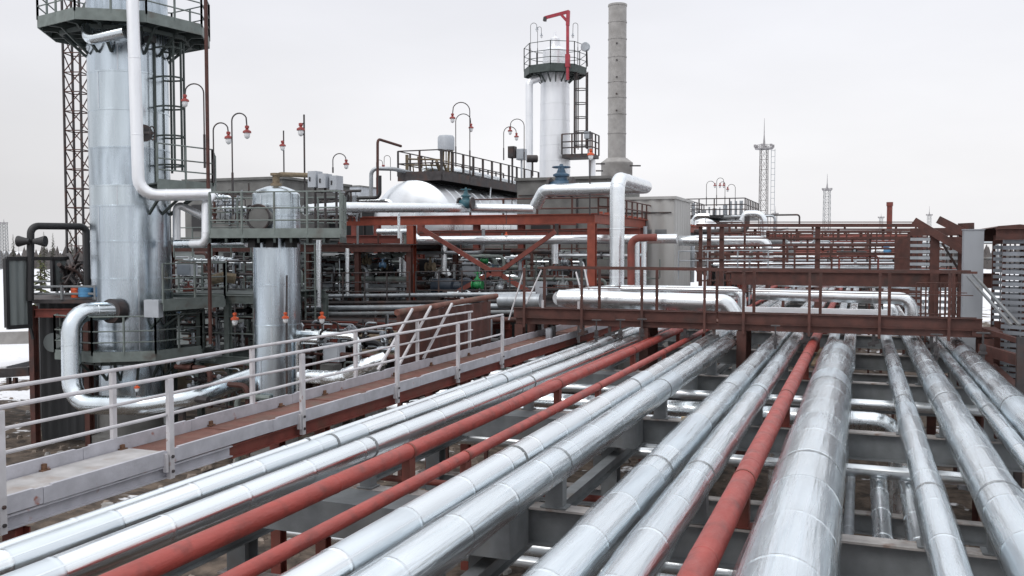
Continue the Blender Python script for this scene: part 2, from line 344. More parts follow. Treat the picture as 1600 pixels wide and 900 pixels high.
# ================================================================ ground, snow field, forest
def ground_h(x, y):
    h = .10 * math.sin(x * .9 + 1.3 * math.sin(y * .7)) + .08 * math.sin(y * 1.3 + x * .4) + .05 * math.sin(x * 3.1 + y * 2.3)
    return h - .05
def make_ground():
    xs = [-1500, -700, -300, -150, -90] + [-60 + i * .8 for i in range(90)] + [14, 20, 40, 90, 200, 500, 1500]
    ys = [-60, -20] + [-6 + i * .8 for i in range(90)] + [70, 80, 95, 120, 160, 240, 400, 700, 1200, 2200]
    vs = []; fs = []
    for y in ys:
        for x_ in xs:
            near = -60 <= x_ <= 12 and -6 <= y <= 66
            vs.append((x_, y, ground_h(x_, y) + (random.uniform(-.03, .03)) if near else -.05))
    nx = len(xs)
    for j in range(len(ys) - 1):
        for i in range(nx - 1): fs.append((j * nx + i, j * nx + i + 1, (j + 1) * nx + i + 1, (j + 1) * nx + i))
    m = bpy.data.materials.new('dirt_with_snow'); m.use_nodes = True; t = m.node_tree; n = t.nodes; L = t.links; b = n['Principled BSDF']
    b.inputs['Roughness'].default_value = .92
    co = n.new('ShaderNodeNewGeometry')
    def nz(s, d=8):
        z = n.new('ShaderNodeTexNoise'); z.inputs['Scale'].default_value = s; z.inputs['Detail'].default_value = d; L.new(co.outputs['Position'], z.inputs['Vector']); return z
    a = nz(2.2); r = n.new('ShaderNodeValToRGB'); L.new(a.outputs['Fac'], r.inputs[0])
    r.color_ramp.elements[0].position = .35; r.color_ramp.elements[0].color = (.035, .027, .022, 1)
    r.color_ramp.elements[1].position = .68; r.color_ramp.elements[1].color = (.17, .13, .10, 1)
    s1 = nz(.35, 10); s2 = nz(2.6, 6)
    sp = n.new('ShaderNodeSeparateXYZ'); L.new(co.outputs['Position'], sp.inputs[0])
    ma = n.new('ShaderNodeVectorMath'); ma.operation = 'MULTIPLY_ADD'; L.new(co.outputs['Position'], ma.inputs[0]); ma.inputs[1].default_value = (1, .5, 0); ma.inputs[2].default_value = (5, -15, 0)
    ln = n.new('ShaderNodeVectorMath'); ln.operation = 'LENGTH'; L.new(ma.outputs[0], ln.inputs[0])
    mr = n.new('ShaderNodeMapRange'); mr.inputs['From Min'].default_value = 20; mr.inputs['From Max'].default_value = 52; mr.inputs['To Min'].default_value = -.03; mr.inputs['To Max'].default_value = .34
    L.new(ln.outputs['Value'], mr.inputs['Value'])
    ad = n.new('ShaderNodeMath'); ad.operation = 'ADD'; L.new(s1.outputs['Fac'], ad.inputs[0]); L.new(mr.outputs[0], ad.inputs[1])
    a2 = n.new('ShaderNodeMath'); a2.operation = 'MULTIPLY_ADD'; L.new(s2.outputs['Fac'], a2.inputs[0]); a2.inputs[1].default_value = .35; L.new(ad.outputs[0], a2.inputs[2])
    r2 = n.new('ShaderNodeMapRange'); r2.inputs['From Min'].default_value = .755; r2.inputs['From Max'].default_value = .79; L.new(a2.outputs[0], r2.inputs['Value'])
    mx = n.new('ShaderNodeMixRGB'); L.new(r2.outputs[0], mx.inputs[0]); L.new(r.outputs[0], mx.inputs[1]); mx.inputs[2].default_value = (.78, .79, .82, 1)
    L.new(mx.outputs[0], b.inputs['Base Color'])
    bp = n.new('ShaderNodeBump'); bp.inputs['Strength'].default_value = .8; bp.inputs['Distance'].default_value = .08; z = nz(7); L.new(z.outputs['Fac'], bp.inputs['Height']); L.new(bp.outputs[0], b.inputs['Normal'])
    g = MB(); g.add(vs, fs, True); g.build('ground', m, kind='structure')
make_ground()
# far forest: one mass of jagged crowns on the horizon
def forest():
    b = MB()
    for i in range(3600):
        a = R(random.uniform(-75, 48)) if i < 2200 else R(random.uniform(48, 285)); d = random.uniform(300, 420); x_, y = d * math.sin(a), d * math.cos(a)
        h = random.uniform(3.5, 7.0) * (1 + .15 * math.sin(a * 14)); r_ = random.uniform(1.6, 3.0); n = 5
        if random.random() < .3:
            b.tube([(x_, y, -.3), (x_, y, h * random.uniform(1.05, 1.35))], .12, 3, radii=[.14, .04], smooth=False)
        prof = [(r_, 0), (r_ * 1.05, h * .25), (r_ * .45, h * .62), (.05, h)]
        b.lathe((x_, y, -.5), prof, n)
    b.build('far_forest', 'forest', None, 'brown grey bare forest along the horizon beyond the snow', 'forest', kind='stuff')
forest()
# rubble on the ground
def rubble():
    b = MB()
    for i in range(1500):
        x_, y = random.uniform(-33, 6), random.uniform(2, 40)
        if random.random() < .5: x_, y = random.uniform(-26, -6), random.uniform(7, 26)
        s = random.choice((.05, .08, .12, .18)) * random.uniform(.6, 1.4); z = ground_h(x_, y) + s * .2
        vs = []
        for q in range(6):
            a = q * 1.047; vs.append((x_ + s * math.cos(a) * random.uniform(.6, 1.1), y + s * math.sin(a) * random.uniform(.6, 1.1), z - s * .4))
        vs2 = [(p[0] * .6 + x_ * .4, p[1] * .6 + y * .4, z + s * random.uniform(.3, .6)) for p in vs]
        b.mi = 0 if random.random() < .75 else 1
        b.add(vs + vs2, [tuple(range(6))[::-1], tuple(range(6, 12))] + [(k, (k + 1) % 6, 6 + (k + 1) % 6, 6 + k) for k in range(6)])
    b.build('rubble', ['rock', 'conc'], None, 'loose stones and debris on the muddy ground', 'rubble', kind='stuff')
rubble()
# ================================================================ main pipe rack: frames
FY = [3.65 + 5.35 * i for i in range(17)]           # 3.65, 9, 14.35, 19.7, 25.05 ...
ZB = 3.40                                           # top of cross beams
for i, y in enumerate(FY):
    far = y > 27
    nm = ['nearest', 'second', 'third', 'fourth', 'fifth', 'sixth', 'seventh', 'eighth', 'ninth', 'tenth', 'eleventh', 'twelfth', 'thirteenth', 'fourteenth', 'fifteenth', 'sixteenth', 'seventeenth'][i]
    o = thing('pipe_rack_frame', f'{nm} grey steel cross frame carrying the long parallel pipes, counted from the camera', 'steel frame', (-1.5, y, -.1), 'cross frames of the pipe rack')
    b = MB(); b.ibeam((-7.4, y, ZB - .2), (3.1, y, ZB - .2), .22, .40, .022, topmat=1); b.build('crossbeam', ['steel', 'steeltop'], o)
    if i < 7:
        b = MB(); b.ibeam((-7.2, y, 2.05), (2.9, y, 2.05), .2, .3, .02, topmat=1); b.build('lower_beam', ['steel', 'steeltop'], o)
    for x_ in ((-6.9, -3.75, -.75, 2.65) if i < 8 else (-3.75, 2.65)):
        b = MB(); b.ibeam((x_, y, -.1), (x_, y, ZB - .42), .26, .26, .02); 
        b.build('leg', 'steel', o)
    if i < 6:
        for (xa, ya, za, xb, zb) in ((-3.6, y, 2.2, -2.3, 3.0), (2.5, y, 2.2, 1.5, 3.0)):
            b = MB(); b.bar((xa, ya, za), (xb, ya, zb), .07, .07); b.build('brace', 'redsteel', o)
# longitudinal lower stringers
for j, (x_, z) in enumerate(((-3.75, 2.75), (2.65, 2.75), (-6.9, 2.75))):
    b = MB(); b.ibeam((x_ + .16, 3.8, z), (x_ + .16, 46, z), .16, .2, .015)
    b.build('stringer_beam', 'steel', None, ['grey steel stringer along the middle row of rack legs', 'grey steel stringer along the right row of rack legs', 'grey steel stringer along the left row of rack legs beside the walkway'][j], 'steel beam', 'stringers tying the rack frames')
# wide plates on the left half of the frames
for i, y in enumerate((8.58, 13.95, 19.2)):
    b = MB(); b.box((-7.1, y - .25, ZB - .02 - .36), (-3.2, y + .3, ZB - .003)); b.build('box_girder', 'steel', None, f"wide flat grey girder under the red and silver pipes, {['nearest', 'middle', 'farthest'][i]} of three", 'girder', 'wide grey girders at the left')
# ================================================================ main pipes
Y0, Y1 = -4.0, 84.0
def long_pipe(X, r, m_, label, z=3.85, y0=Y0, y1=Y1, film=False, band=1.0, extra=None, name='pipe', seg=20):
    pts = [V((X, y0, z)), V((X, y1, z))] if not extra else extra
    path = bend(pts, r * 3) if len(pts) > 2 else pts
    yb = 26.0 if film else 0
    if film:    # wrapped part: fine rings with a slightly uneven skin
        near = [p for p in path]
        pp, rad = resample(path, .4, band, r, .0026, random.random() * .3)
        q = MB(); q.tube(pp, r, seg, radii=rad, wob=.004)
        tint(q, 0, rad, r, seg)
    else:
        pp, rad = resample(path, 1.5, band, r, .0026, random.random() * .3); q = MB(); q.tube(pp, r, seg, radii=rad, wob=.0015)
    if m_ == 'clad':
        tint(q, 0, rad, r, seg)
        for aa in (.9, -1.0):
            q.bar((X + (r + .0015) * math.sin(aa), y0, z + (r + .0015) * math.cos(aa)), (X + (r + .0015) * math.sin(aa), y1, z + (r + .0015) * math.cos(aa)), .012, .003, (math.sin(aa), 0, math.cos(aa)))
    o = q.build(name, {'clad': ['clad', 'clad_b', 'clad_c'], 'film': ['film', 'clad_b', 'clad_c']}.get(m_, m_), None, label, 'pipe')
    if film:    # loose clear film round the cladding, bunched and twisted
        ya, yz = max(pts[0].y, .5), min(pts[-1].y, 21.6); n = int((yz - ya) / .3); pth = [V((X, ya + (yz - ya) * i / n, z + .004)) for i in range(n + 1)]
        q = MB(); ph = random.uniform(0, 6)
        q.tube(pth, r, 28, cap=False, radii=[r * 1.03 + .007 * math.sin(i * .5 + ph) + .004 * math.sin(i * 1.3 + ph * 2) + .006 for i in range(n + 1)], wob=.013)
        q.build('film_wrap', 'wrap', o)
    # saddles standing on the crossbeams
    for y in FY:
        lo, hi = min(p.y for p in pts), max(p.y for p in pts)
        if lo < y < min(hi, 48) and z - r - ZB > .03:
            s = MB(); s.bar((X, y, ZB + .001), (X, y, z - r + .025), min(r * 1.1, .2), .14, (0, 1, 0)); s.bar((X, y, ZB + .007), (X, y, ZB + .019), min(r * 1.6, .3), .2, (0, 1, 0))
            s.tube([(X, y - .02, z), (X, y + .02, z)], r + .006, 20); s.build('saddle', 'redsteel' if m_ == 'red' else 'steel', o)
    return o
long_pipe(-5.98, .050, 'clad', 'thin silver pipe, leftmost on the rack beside the walkway', y1=60, seg=12)
long_pipe(-5.66, .118, 'clad', 'slim silver pipe, second from the left on the rack', y1=60)
long_pipe(-5.17, .125, 'clad', 'slim silver pipe next to the larger left red pipe', y1=60)
long_pipe(-4.66, .088, 'red', 'red painted pipe running beside the three left silver pipes', band=4.3)
# thin red pipe rising out of the left red pipe
pipe('pipe', 'thin red pipe branching off behind the left red pipe', [(-4.70, 11.0, 3.84), (-4.86, 14.5, 3.84), (-4.86, 60, 3.84)], .05, 'red', 2, bands=0, seg=12)
long_pipe(-3.97, .062, 'red', 'thinner red painted pipe standing alone left of the middle silver pair', band=3.6, seg=14)
long_pipe(-3.41, .158, 'clad', 'smooth silver pipe, left one of the middle pair', film=False)
long_pipe(-2.94, .175, 'film', 'film wrapped silver pipe, right one of the middle pair', film=True, y1=60)
long_pipe(-1.89, .178, 'film', 'film wrapped silver pipe, left of the pair beside the centre red pipe', film=True)
long_pipe(-1.46, .158, 'film', 'film wrapped silver pipe touching the left side of the centre red pipe pair', film=True)
long_pipe(-1.03, .110, 'red', 'dull red pipe immediately left of the widest silver pipe', band=3.1)
# widest pipe: wrapped, film ends at the bridge and splits into two
long_pipe(-.43, .315, 'film', 'widest silver pipe in the centre foreground, wrapped in clear film', z=3.88, y1=20.2, film=True, band=1.05, seg=28)
long_pipe(-.60, .13, 'film', 'left silver pipe emerging from the end of the widest wrap', z=3.86, y0=18.2, film=True)
long_pipe(-.22, .14, 'film', 'right silver pipe emerging from the end of the widest wrap', z=3.86, y0=18.2, film=True)
long_pipe(.62, .132, 'film', 'narrow film wrapped silver pipe right of the widest pipe', film=True)
long_pipe(1.19, .20, 'film', 'medium film wrapped silver pipe, third from the right edge', film=True)
long_pipe(1.72, .10, 'film', 'narrow film wrapped pipe tucked against the far right pipe', film=True, z=3.80, y1=50)
long_pipe(2.06, .205, 'film', 'film wrapped silver pipe, rightmost on the rack', film=True, y1=50)
# film collars and loose strings hanging by the bridge are small valves on the pipes
def small_valve(x_, y, z, r_, label, top='dark', h=.5):
    o = thing('valve', label, 'valve', (x_, y, z), 'small valves standing on the pipes by the bridge')
    b = MB(); b.lathe((x_, y, z), [(r_ * .5, 0), (r_ * .5, .08), (r_, .09), (r_, .13), (r_ * .6, .14), (r_ * .8, .2), (r_ * .6, .27), (r_ * .25, .28), (r_ * .25, h)], 10); b.build('body', top, o)
    b = MB(); b.torus((x_, y, z + h), r_ * 1.5, .012, (0, 0, 1), 14, 5); b.bar((x_ - r_ * 1.5, y, z + h), (x_ + r_ * 1.5, y, z + h), .015, .015); b.build('handwheel', top, o)
    return o
small_valve(-5.66, 20.3, 3.95, .07, 'small dark valve on the second silver pipe, left of three under the bridge rail')
small_valve(-5.17, 20.6, 3.95, .07, 'small dark valve on the third silver pipe, middle of three by the bridge')
small_valve(-4.80, 21.2, 3.93, .07, 'small dark valve beside the left red pipe, right of three by the bridge')
small_valve(-1.68, 20.2, 3.95, .06, 'small dark valve between the film wrapped pair in front of the bridge')
small_valve(1.42, 19.8, 3.9, .07, 'small dark valve between the two right medium pipes')
small_valve(2.25, 19.9, 3.95, .08, 'small dark valve by the rightmost pipe under the bridge end')
# raised timber board
b = MB(); b.bar((-.92, 21.2, 3.52), (-.86, 24.2, 3.55), .16, .05); b.build('board', 'wood', None, 'raw timber board lying beside the centre red pipe under the bridge', 'board')
b = MB(); b.bar((1.2, 13.0, 2.2), (.9, 18.0, 2.6), .2, .05); b.build('board', 'wood', None, 'raw timber plank lying below the two right medium pipes', 'board')
b = MB(); b.bar((-2.6, 14.3, ZB + .03), (-2.2, 14.35, ZB + .03), .09, .05); b.build('board', 'wood', None, 'short orange timber block on the third crossbeam between silver pipes', 'board')
# ================================================================ lower pipes under the rack
def lp(label, pts, r, m_='clad', Rb=None, group=None, bands=1.2): return pipe('lower_pipe', label, pts, r, m_, Rb, bands=bands, group=group)
lp('silver crossing pipe just below the fourth frame at the right', [(-9, 18.9, 3.08), (6, 18.9, 3.08)], .10, 'film_x')
lp('silver pipe with an elbow turning down under the narrow right pipe', [(-9, 17.5, 3.0), (.68, 17.5, 3.0), (.68, 17.5, .3)], .17, 'clad', .42)
lp('large dull silver crossing pipe between the third and fourth frames', [(-9, 16.6, 2.85), (-1.3, 16.6, 2.85), (-1.3, 16.6, .3)], .18, 'clad', .4)
lp('silver crossing pipe in front of the fourth frame', [(-9, 21.4, 2.9), (6, 21.4, 2.9)], .12, 'film_x')
lp('low silver crossing pipe under the second frame bay', [(-9, 12.9, 1.55), (6, 12.9, 1.55)], .15, 'film_x')
lp('low thin silver crossing pipe beside a thicker one in the second bay', [(-9, 12.3, 1.55), (6, 12.3, 1.55)], .09, 'film_x')
lp('dull silver lengthwise pipe seen below between the widest pipe and its right neighbour', [(.32, 9.6, 2.35), (.32, 16.2, 2.35)], .13, 'clad')
lp('lengthwise wrapped pipe seen below under the narrow right pipe', [(.75, 9.6, 2.35), (.75, 16.4, 2.35)], .14, 'film')
lp('thin grey lengthwise pipe low beneath the widest pipe', [(-.1, 10.2, 2.3), (-.1, 16.2, 2.3)], .07, 'zinc')
lp('white pipe stub at the right edge below the rightmost pipes', [(1.9, 14.9, 2.5), (2.55, 14.9, 2.5)], .12, 'film_x')
lp('pale crossing pipe at the right edge in the second bay', [(2.0, 13.4, 2.0), (8, 13.4, 2.0)], .16, 'film_x')
for k, (y, z, r_, c) in enumerate(((10.6, 2.5, .06, 'film_x'), (11.1, 2.5, .09, 'film_x'), (11.8, 2.45, .06, 'film_x'), (12.6, 2.5, .05, 'redsteel'), (15.3, 2.6, .10, 'film_x'), (15.75, 2.6, .07, 'zinc'), (6.3, 1.8, .08, 'redsteel'), (7.0, 1.7, .05, 'redsteel'), (5.4, 2.6, .07, 'redsteel'))):
    lp(None, [(-9.2 if k < 6 else -5, y, z), (-2.2 if k % 2 else 2, y, z)], r_, c)
for l, pts, r_, m_ in (('thin grey lengthwise pipe low in the nearest right bay', [(.1, 3.9, 2.4), (.1, 8.8, 2.4)], .06, 'zinc'), ('silver lengthwise pipe low left of the centre red pipe', [(-1.7, 9.4, 2.3), (-1.7, 16, 2.3)], .1, 'clad'),
        ('thin brown lengthwise pipe low between the middle pair and its right neighbours', [(-2.4, 4.5, 2.3), (-2.4, 18, 2.3)], .05, 'redsteel'), ('dull pipe crossing low in the second right bay', [(-6, 11.4, 1.0), (6, 11.4, 1.0)], .12, 'zinc'),
        ('brown pipe crossing very low in the third right bay', [(-7, 15.5, .9), (5, 15.5, .9)], .09, 'redsteel'), ('silver pipe crossing low in the nearest right bay', [(-6, 6.2, 1.2), (5, 6.2, 1.2)], .14, 'clad'),
        ('dark pipe crossing low in the nearest right bay', [(-6, 7.6, .9), (5, 7.6, .9)], .07, 'dark'), ('silver lengthwise pipe low beneath the rightmost pipes', [(2.2, 9.4, 2.35), (2.2, 18.8, 2.35)], .11, 'clad'),
        ('thin dull pipe dropping beside the middle row of rack legs', [(-.4, 14.0, 2.4), (-.4, 12.5, 2.4), (-.4, 12.5, .2)], .06, 'zinc'), ('brown pipe slanting low under the left red pipes', [(-4.6, 6.0, .8), (-3.2, 10.4, 1.6)], .07, 'redsteel')):
    lp(l, pts, r_, m_)
_n = ['thin pale crossing pipe, nearest of the low row under the left red pipes', 'thicker pale crossing pipe in the low row under the left red pipes', 'pale crossing pipe third in the low row under the left red pipes', 'thin brown crossing pipe behind the low pale row', 'pale crossing pipe just behind the third frame', 'thin dull crossing pipe behind the third frame', 'brown crossing pipe low in the nearest bay', 'thin brown crossing pipe low in the nearest bay', 'brown crossing pipe just under the nearest pipes']
_k = 0
for o in C.objects:
    if o.name.startswith('lower_pipe') and not o.get('label'): o['label'] = _n[_k]; o['category'] = 'pipe'; _k += 1
# ================================================================ left walkway
WX0, WX1, WY0, WY1 = -7.90, -6.95, 2.5, 36.0
wk = thing('walkway', 'long raised walkway with off-white rails and pale kick plates left of the pipes', 'walkway', ((WX0 + WX1) / 2, 15, 3.4))
b = MB(); b.box((WX0 + .03, WY0, 3.76), (WX1 - .03, 8.2, 3.80)); b.build('plate', 'plate', wk)
b = MB(); b.box((WX0 + .03, 8.205, 3.76), (WX1 - .03, WY1, 3.79))
for i in range(11): b.box((WX0 + .05, 9.5 + i * 2.4, 3.79), (WX1 - .05, 9.515 + i * 2.4, 3.797))
b.build('deck', 'deckred', wk)
for sx in (WX0, WX1):
    b = MB(); y = WY0
    while y < WY1:
        L_ = random.uniform(1.2, 2.6); e_ = min(y + L_, WY1); dz = random.uniform(-.006, .006)
        b.box((sx - .012, y, 3.775 + dz), (sx + .012, e_ - .008, 3.925 + dz)); b.box((sx - .03, y + .1, 3.925 + dz), (sx + .012, e_ - .1, 3.935 + dz)); y = e_
    b.build('kick_plate', 'kick', wk)
b = MB(); b.ibeam((WX1 - .05, WY0, 3.69), (WX1 - .05, 8.9, 3.69), .11, .13, .012); b.build('side_beam', 'kick', wk)
b = MB(); b.ibeam((WX1 - .06, 8.905, 3.675), (WX1 - .06, WY1, 3.675), .10, .16, .012); b.ibeam((WX0 + .06, WY0, 3.675), (WX0 + .06, WY1, 3.675), .10, .16, .012)
for i in range(22): b.bar((WX0 + .1, 3 + i * 1.5, 3.69), (WX1 - .13, 3 + i * 1.5, 3.69), .06, .10)
b.build('side_beam', 'redsteel', wk)
NP = [3.7, 5.75, 7.83, 10.33, 13.0, 15.37, 17.61]; FP = [4.0, 5.9, 8.05, 10.6, 13.4, 15.7, 18.2, 23.1]
for y in NP + [23.1]:
    b = MB(); b.bar((WX1 + .025, y, 3.62), (WX1 + .025, y, 4.70), .05, .07); b.bar((WX1 + .02, y - .07, 3.70), (WX1 + .02, y - .07, 3.90), .05, .03); b.build('rail_post', 'white', wk)
for y in FP:
    b = MB(); b.bar((WX0 - .025, y, 3.62), (WX0 - .025, y, 4.72), .05, .06); b.build('rail_post', 'white', wk)
for X, ye, nm_ in ((WX1, 17.7, 'n'), (WX0, 18.3, 'f')):
    for z in (4.72, 4.32):
        b = MB(); pts = []; y = WY0
        while y < ye: pts.append(V((X + random.uniform(-.008, .008), y, z + random.uniform(-.008, .008)))); y += 1.3
        pts.append(V((X, ye, z))); b.tube(pts, .022 if z > 4.5 else .019, 8); b.build('handrail', 'white', wk)
for y0_ in (15.0, 16.0, 14.2):   # diagonal stays on the far side
    b = MB(); b.bar((WX0 - .05, y0_, 3.95), (WX0 - .05, y0_ + 1.35, 4.95), .04, .04); b.build('stay', 'white', wk)
for y in (6, 11, 16, 21):
    for x_ in (WX0 + .1, WX1 - .1):
        b = MB(); b.ibeam((x_, y, -.1), (x_, y, 3.59), .16, .16, .015); b.build('leg', 'redsteel', wk)
for sx, dx in ((WX0, .03), (WX1, -.03)):
    for y in [4.4, 5.3, 6.9, 8.1, 9.6, 11.1, 12.6, 14.4, 16.2, 18.0]:
        b = MB(); yy = y + random.uniform(-.3, .3); b.box((sx + dx * .5, yy, 3.80), (sx + dx * 1.5, yy + .05, 3.80 + random.uniform(.03, .08))); b.box((sx + dx * .5, yy - .03, 3.80), (sx + dx * 2, yy + .08, 3.812)); b.build('bracket', 'rust', wk)
for y in NP:
    for dz in (3.70, 3.86):
        b = MB(); b.lathe((WX1 + .05, y, dz), [(.018, 0), (.018, .018), (.01, .02)], 6, (1, 0, 0)); b.build('bolt', 'dark', wk)
# brown sheet screen beyond the walkway
sc = thing('sheet_screen', 'brown corrugated sheet screen with a dusty red top pipe beyond the walkway', 'screen', (-8.12, 17.6, 3.1))
b = MB(); b.sheet((-8.12, 19.9), (-8.12, 15.4), 3.15, 4.86, .45, .05); b.build('sheet', 'brown', sc)
b = MB(); b.tube([(-8.10, 15.2, 4.9), (-8.10, 20.2, 4.97)], .06, 12); b.build('top_pipe', 'deckred', sc)
for y in (15.5, 17.6, 19.8):
    b = MB(); b.bar((-8.2, y, 0), (-8.2, y, 4.9), .08, .08); b.build('post', 'brown', sc)
# ================================================================ crossing footbridge
BY = 22.3
br = thing('footbridge', 'reddish brown steel footbridge with railings crossing over the pipes', 'footbridge', (-3, BY + .5, 3.2))
def channel(b, xa, xb, y, z0, z1):
    b.box((xa, y, z0), (xb, y + .02, z1)); b.box((xa, y - .07, z1), (xb, y + .02, z1 + .012)); b.box((xa, y - .07, z0 - .012), (xb, y + .02, z0))
b = MB(); channel(b, -8.45, -3.23, BY, 4.31, 4.55); channel(b, -3.19, 2.5, BY, 4.31, 4.55); b.build('front_channel', 'brown', br)
b = MB(); b.box((-8.4, BY + .025, 4.14), (2.85, BY + .12, 4.29)); b.build('lower_beam', 'brown', br)
b = MB(); channel(b, -8.45, 2.5, BY + 1.1, 4.31, 4.5); b.box((-8.4, BY + 1.0, 4.14), (2.85, BY + 1.09, 4.29)); b.build('rear_channel', 'brown', br)
b = MB(); b.box((-8.4, BY + .13, 4.30), (2.6, BY + .99, 4.33)); b.build('deck', 'deckred', br)
b = MB(); b.box((2.3, BY - .05, 4.17), (2.9, BY + 1.1, 4.3)); b.build('end_plate', 'brown', br)
for X in (819, 909, 1003, 1101, 1162, 1265, 1375, 1484):
    q = PY(X, 450, BY - .1).x
    b = MB(); b.bar((q, BY - .1, 4.06), (q, BY - .1, 5.60), .06, .05, (0, 1, 0)); b.build('rail_post', 'brown', br)
for X in (850, 936, 1026, 1120, 1178, 1282, 1390, 1490):
    q = PY(X, 450, BY + 1.1).x
    b = MB(); b.bar((q, BY + 1.14, 4.3), (q, BY + 1.14, 5.60), .07, .05, (0, 1, 0)); b.build('rail_post', 'brown', br)
for y in (BY - .1, BY + 1.14):
    b = MB(); b.bar((-7.75 if y < BY else -7.9, y, 5.6), (2.37, y, 5.57), .06, .05); b.build('handrail', 'brown', br)
    b = MB(); b.bar((-7.7, y, 5.10), (2.3, y, 5.07), .045, .02); b.build('middle_rail', 'brown', br)
for X in (-8.3, -5.0, -2.64, 2.62):
    for y in (BY + .07, BY + 1.05):
        b = MB(); b.ibeam((X, y, -.05), (X, y, 4.13), .22, .22, .018); b.build('leg', 'brown', br)
for X in (-6.6, -5.9, -4.0, -3.3, -1.2, .3, 1.5):
    b = MB(); b.bar((X, BY + .1, 3.86), (X, BY + .1, 4.13), .07, .07); b.bar((X - .12, BY + .1, 3.9), (X + .12, BY + .1, 3.98), .1, .08); b.build('hanger', 'dark', br)
# link stairs from the bridge down to the left: two thin pale stays
for k, (a, c) in enumerate((((795, 500), (818, 425)), ((822, 475), (846, 422)), ((908, 455), (900, 425)), ((920, 452), (912, 414)))):
    b = MB(); b.tube([PY(*a, 24.6), PY(*c, 24.9)], .025, 6); b.build('stay_rod', 'white', None, ['thin pale slanting rod, leftmost behind the bridge rail', 'thin pale slanting rod, second behind the bridge rail', 'thin pale rod leaning left by the red column', 'thin pale rod leaning left just right of the red column'][k], 'rod', 'pale slanting rods behind the bridge')
# second beam and walkway just behind the bridge
b = MB(); b.box((-3.5, 27.0, 5.05), (3.4, 27.12, 5.42)); b.box((-3.5, 26.93, 5.42), (3.4, 27.19, 5.44)); b.build('beam', 'brown', None, 'wide brown beam standing right behind the bridge handrail', 'beam')
# ================================================================ pipes crossing behind the bridge
pipe('crossing_pipe', 'bright white crossing pipe with an angled end behind the left bridge rail', [(-7.75, 24.0, 4.72), (-3.25, 24.0, 4.68), (-2.98, 24.0, 4.3)], .24, 'film_x', .35, bands=1.3)
pipe('crossing_pipe', 'thick pale pipe running away beneath the tall vertical pipe', [(-7.75, 24.0, 4.72), (-7.7, 24.6, 4.75), (-6.6, 26.0, 4.86)], .2, 'film_x', .3, bands=1)
pipe('crossing_pipe', 'slim pale crossing pipe turning down behind the bridge centre', [(-6.3, 25.2, 4.95), (-2.98, 25.2, 4.95), (-2.98, 25.2, 3.9)], .12, 'film_x', .25, bands=1)
pipe('crossing_pipe', 'pale crossing pipe turning down at the right end behind the bridge', [(-2.6, 24.2, 4.93), (1.17, 24.2, 4.88), (1.17, 24.2, 3.9)], .15, 'film_x', .3, bands=1.2)
pipe('crossing_pipe', 'short pale pipe turning down left of the right end elbow', [(.55, 25.0, 4.6), (.8, 25.0, 4.6), (.8, 25.0, 3.9)], .12, 'film_x', .2)
b = MB(); b.box((-2.9, 24.8, 4.42), (.75, 24.95, 4.55)); b.build('snowy_ledge', 'snow', None, 'flat white ledge directly above the bridge deck', 'ledge')
pipe('crossing_pipe', 'pale crossing pipe low behind the second brown beam', [(-2.3, 28.2, 5.05), (2.2, 28.2, 5.05)], .09, 'film_x')
# vertical pipe with elbow
_y2 = PX(1012, 290, -6.64).y
pipe('riser_pipe', 'tall thick silver pipe rising behind the bridge, bending back at its top', [(-6.64, 26, 4.8), (-6.64, 26, 8.12), (-6.64, _y2, 8.12), (PY(850, 300, _y2 + .3).x, _y2 + .3, 8.12), (PY(834, 300, _y2 + .3).x, _y2 + .5, 7.6)], .215, 'film_x', .42, bands=1.3, cat='pipe')
pipe('riser_pipe', 'dull red vertical pipe with elbows right of the tall silver riser', [PY(962, 462, 25.6), PY(986, 462, 25.6), PY(986, 372, 25.6), PY(1026, 371, 25.6)], .105, 'redsteel', .25, bands=0)
pipe('riser_pipe', 'thin pale vertical pipe, left of the twin behind the red riser', [PY(996, 445, 27), PY(996, 378, 27)], .075, 'film_x')
pipe('riser_pipe', 'thin pale vertical pipe, right of the twin behind the red riser', [PY(1006, 445, 27), PY(1006, 378, 27)], .075, 'film_x')
# ================================================================ grey box column and right-hand structures
b = MB(); b.box((2.36, 25.0, -.05), (2.80, 25.44, 6.55)); b.box((2.34, 24.98, 6.55), (2.82, 25.46, 6.57)); b.build('box_column', 'post', None, 'wide light grey steel column right of the bridge end', 'column')
for k, (a, c) in enumerate((((1512, 432), (1580, 508)), ((1520, 428), (1592, 508)))):
    b = MB(); b.bar(PY(*a, 24.7), PY(c[0], c[1], 20.5), .05, .05); b.build('slanting_strut', 'steel', None, ['grey slanting strut, left of two beside the grey column', 'grey slanting strut, right of two beside the grey column'][k], 'strut')
rs = thing('cooler_frame', 'brown steel frame with columns and slanted beams left of the grey column', 'steel frame', (1.9, 28, 0))
for X, t_, w_ in ((1461, 368, .22), (1503, 362, .16)):
    q = PY(X, t_, 27); b = MB(); b.ibeam((q.x, 27, 0), (q.x, 27, q.z), w_, .2, .02); b.build('column', 'brown', rs)
for a, c in (((1428, 345), (1506, 392)), ((1466, 343), (1512, 366)), ((1498, 355), (1521, 354)), ((1475, 376), (1504, 376))):
    b = MB(); b.bar(PY(*a, 26.9), PY(*c, 26.7), .1, .2); b.build('beam', 'brown', rs)
b = MB(); b.bar(PY(1472, 380, 27.5), PY(1500, 425, 27.5), .06, .06); b.build('brace', 'dark', rs)
b = MB(); b.sheet((PY(1398, 400, 33).x, 33), (PY(1440, 400, 33).x, 33), 4.2, PY(1420, 372, 33).z, .3, .05); b.build('brown_sheet_wall', 'brown', None, 'small brown sheet wall left of the brown frame columns', 'wall')
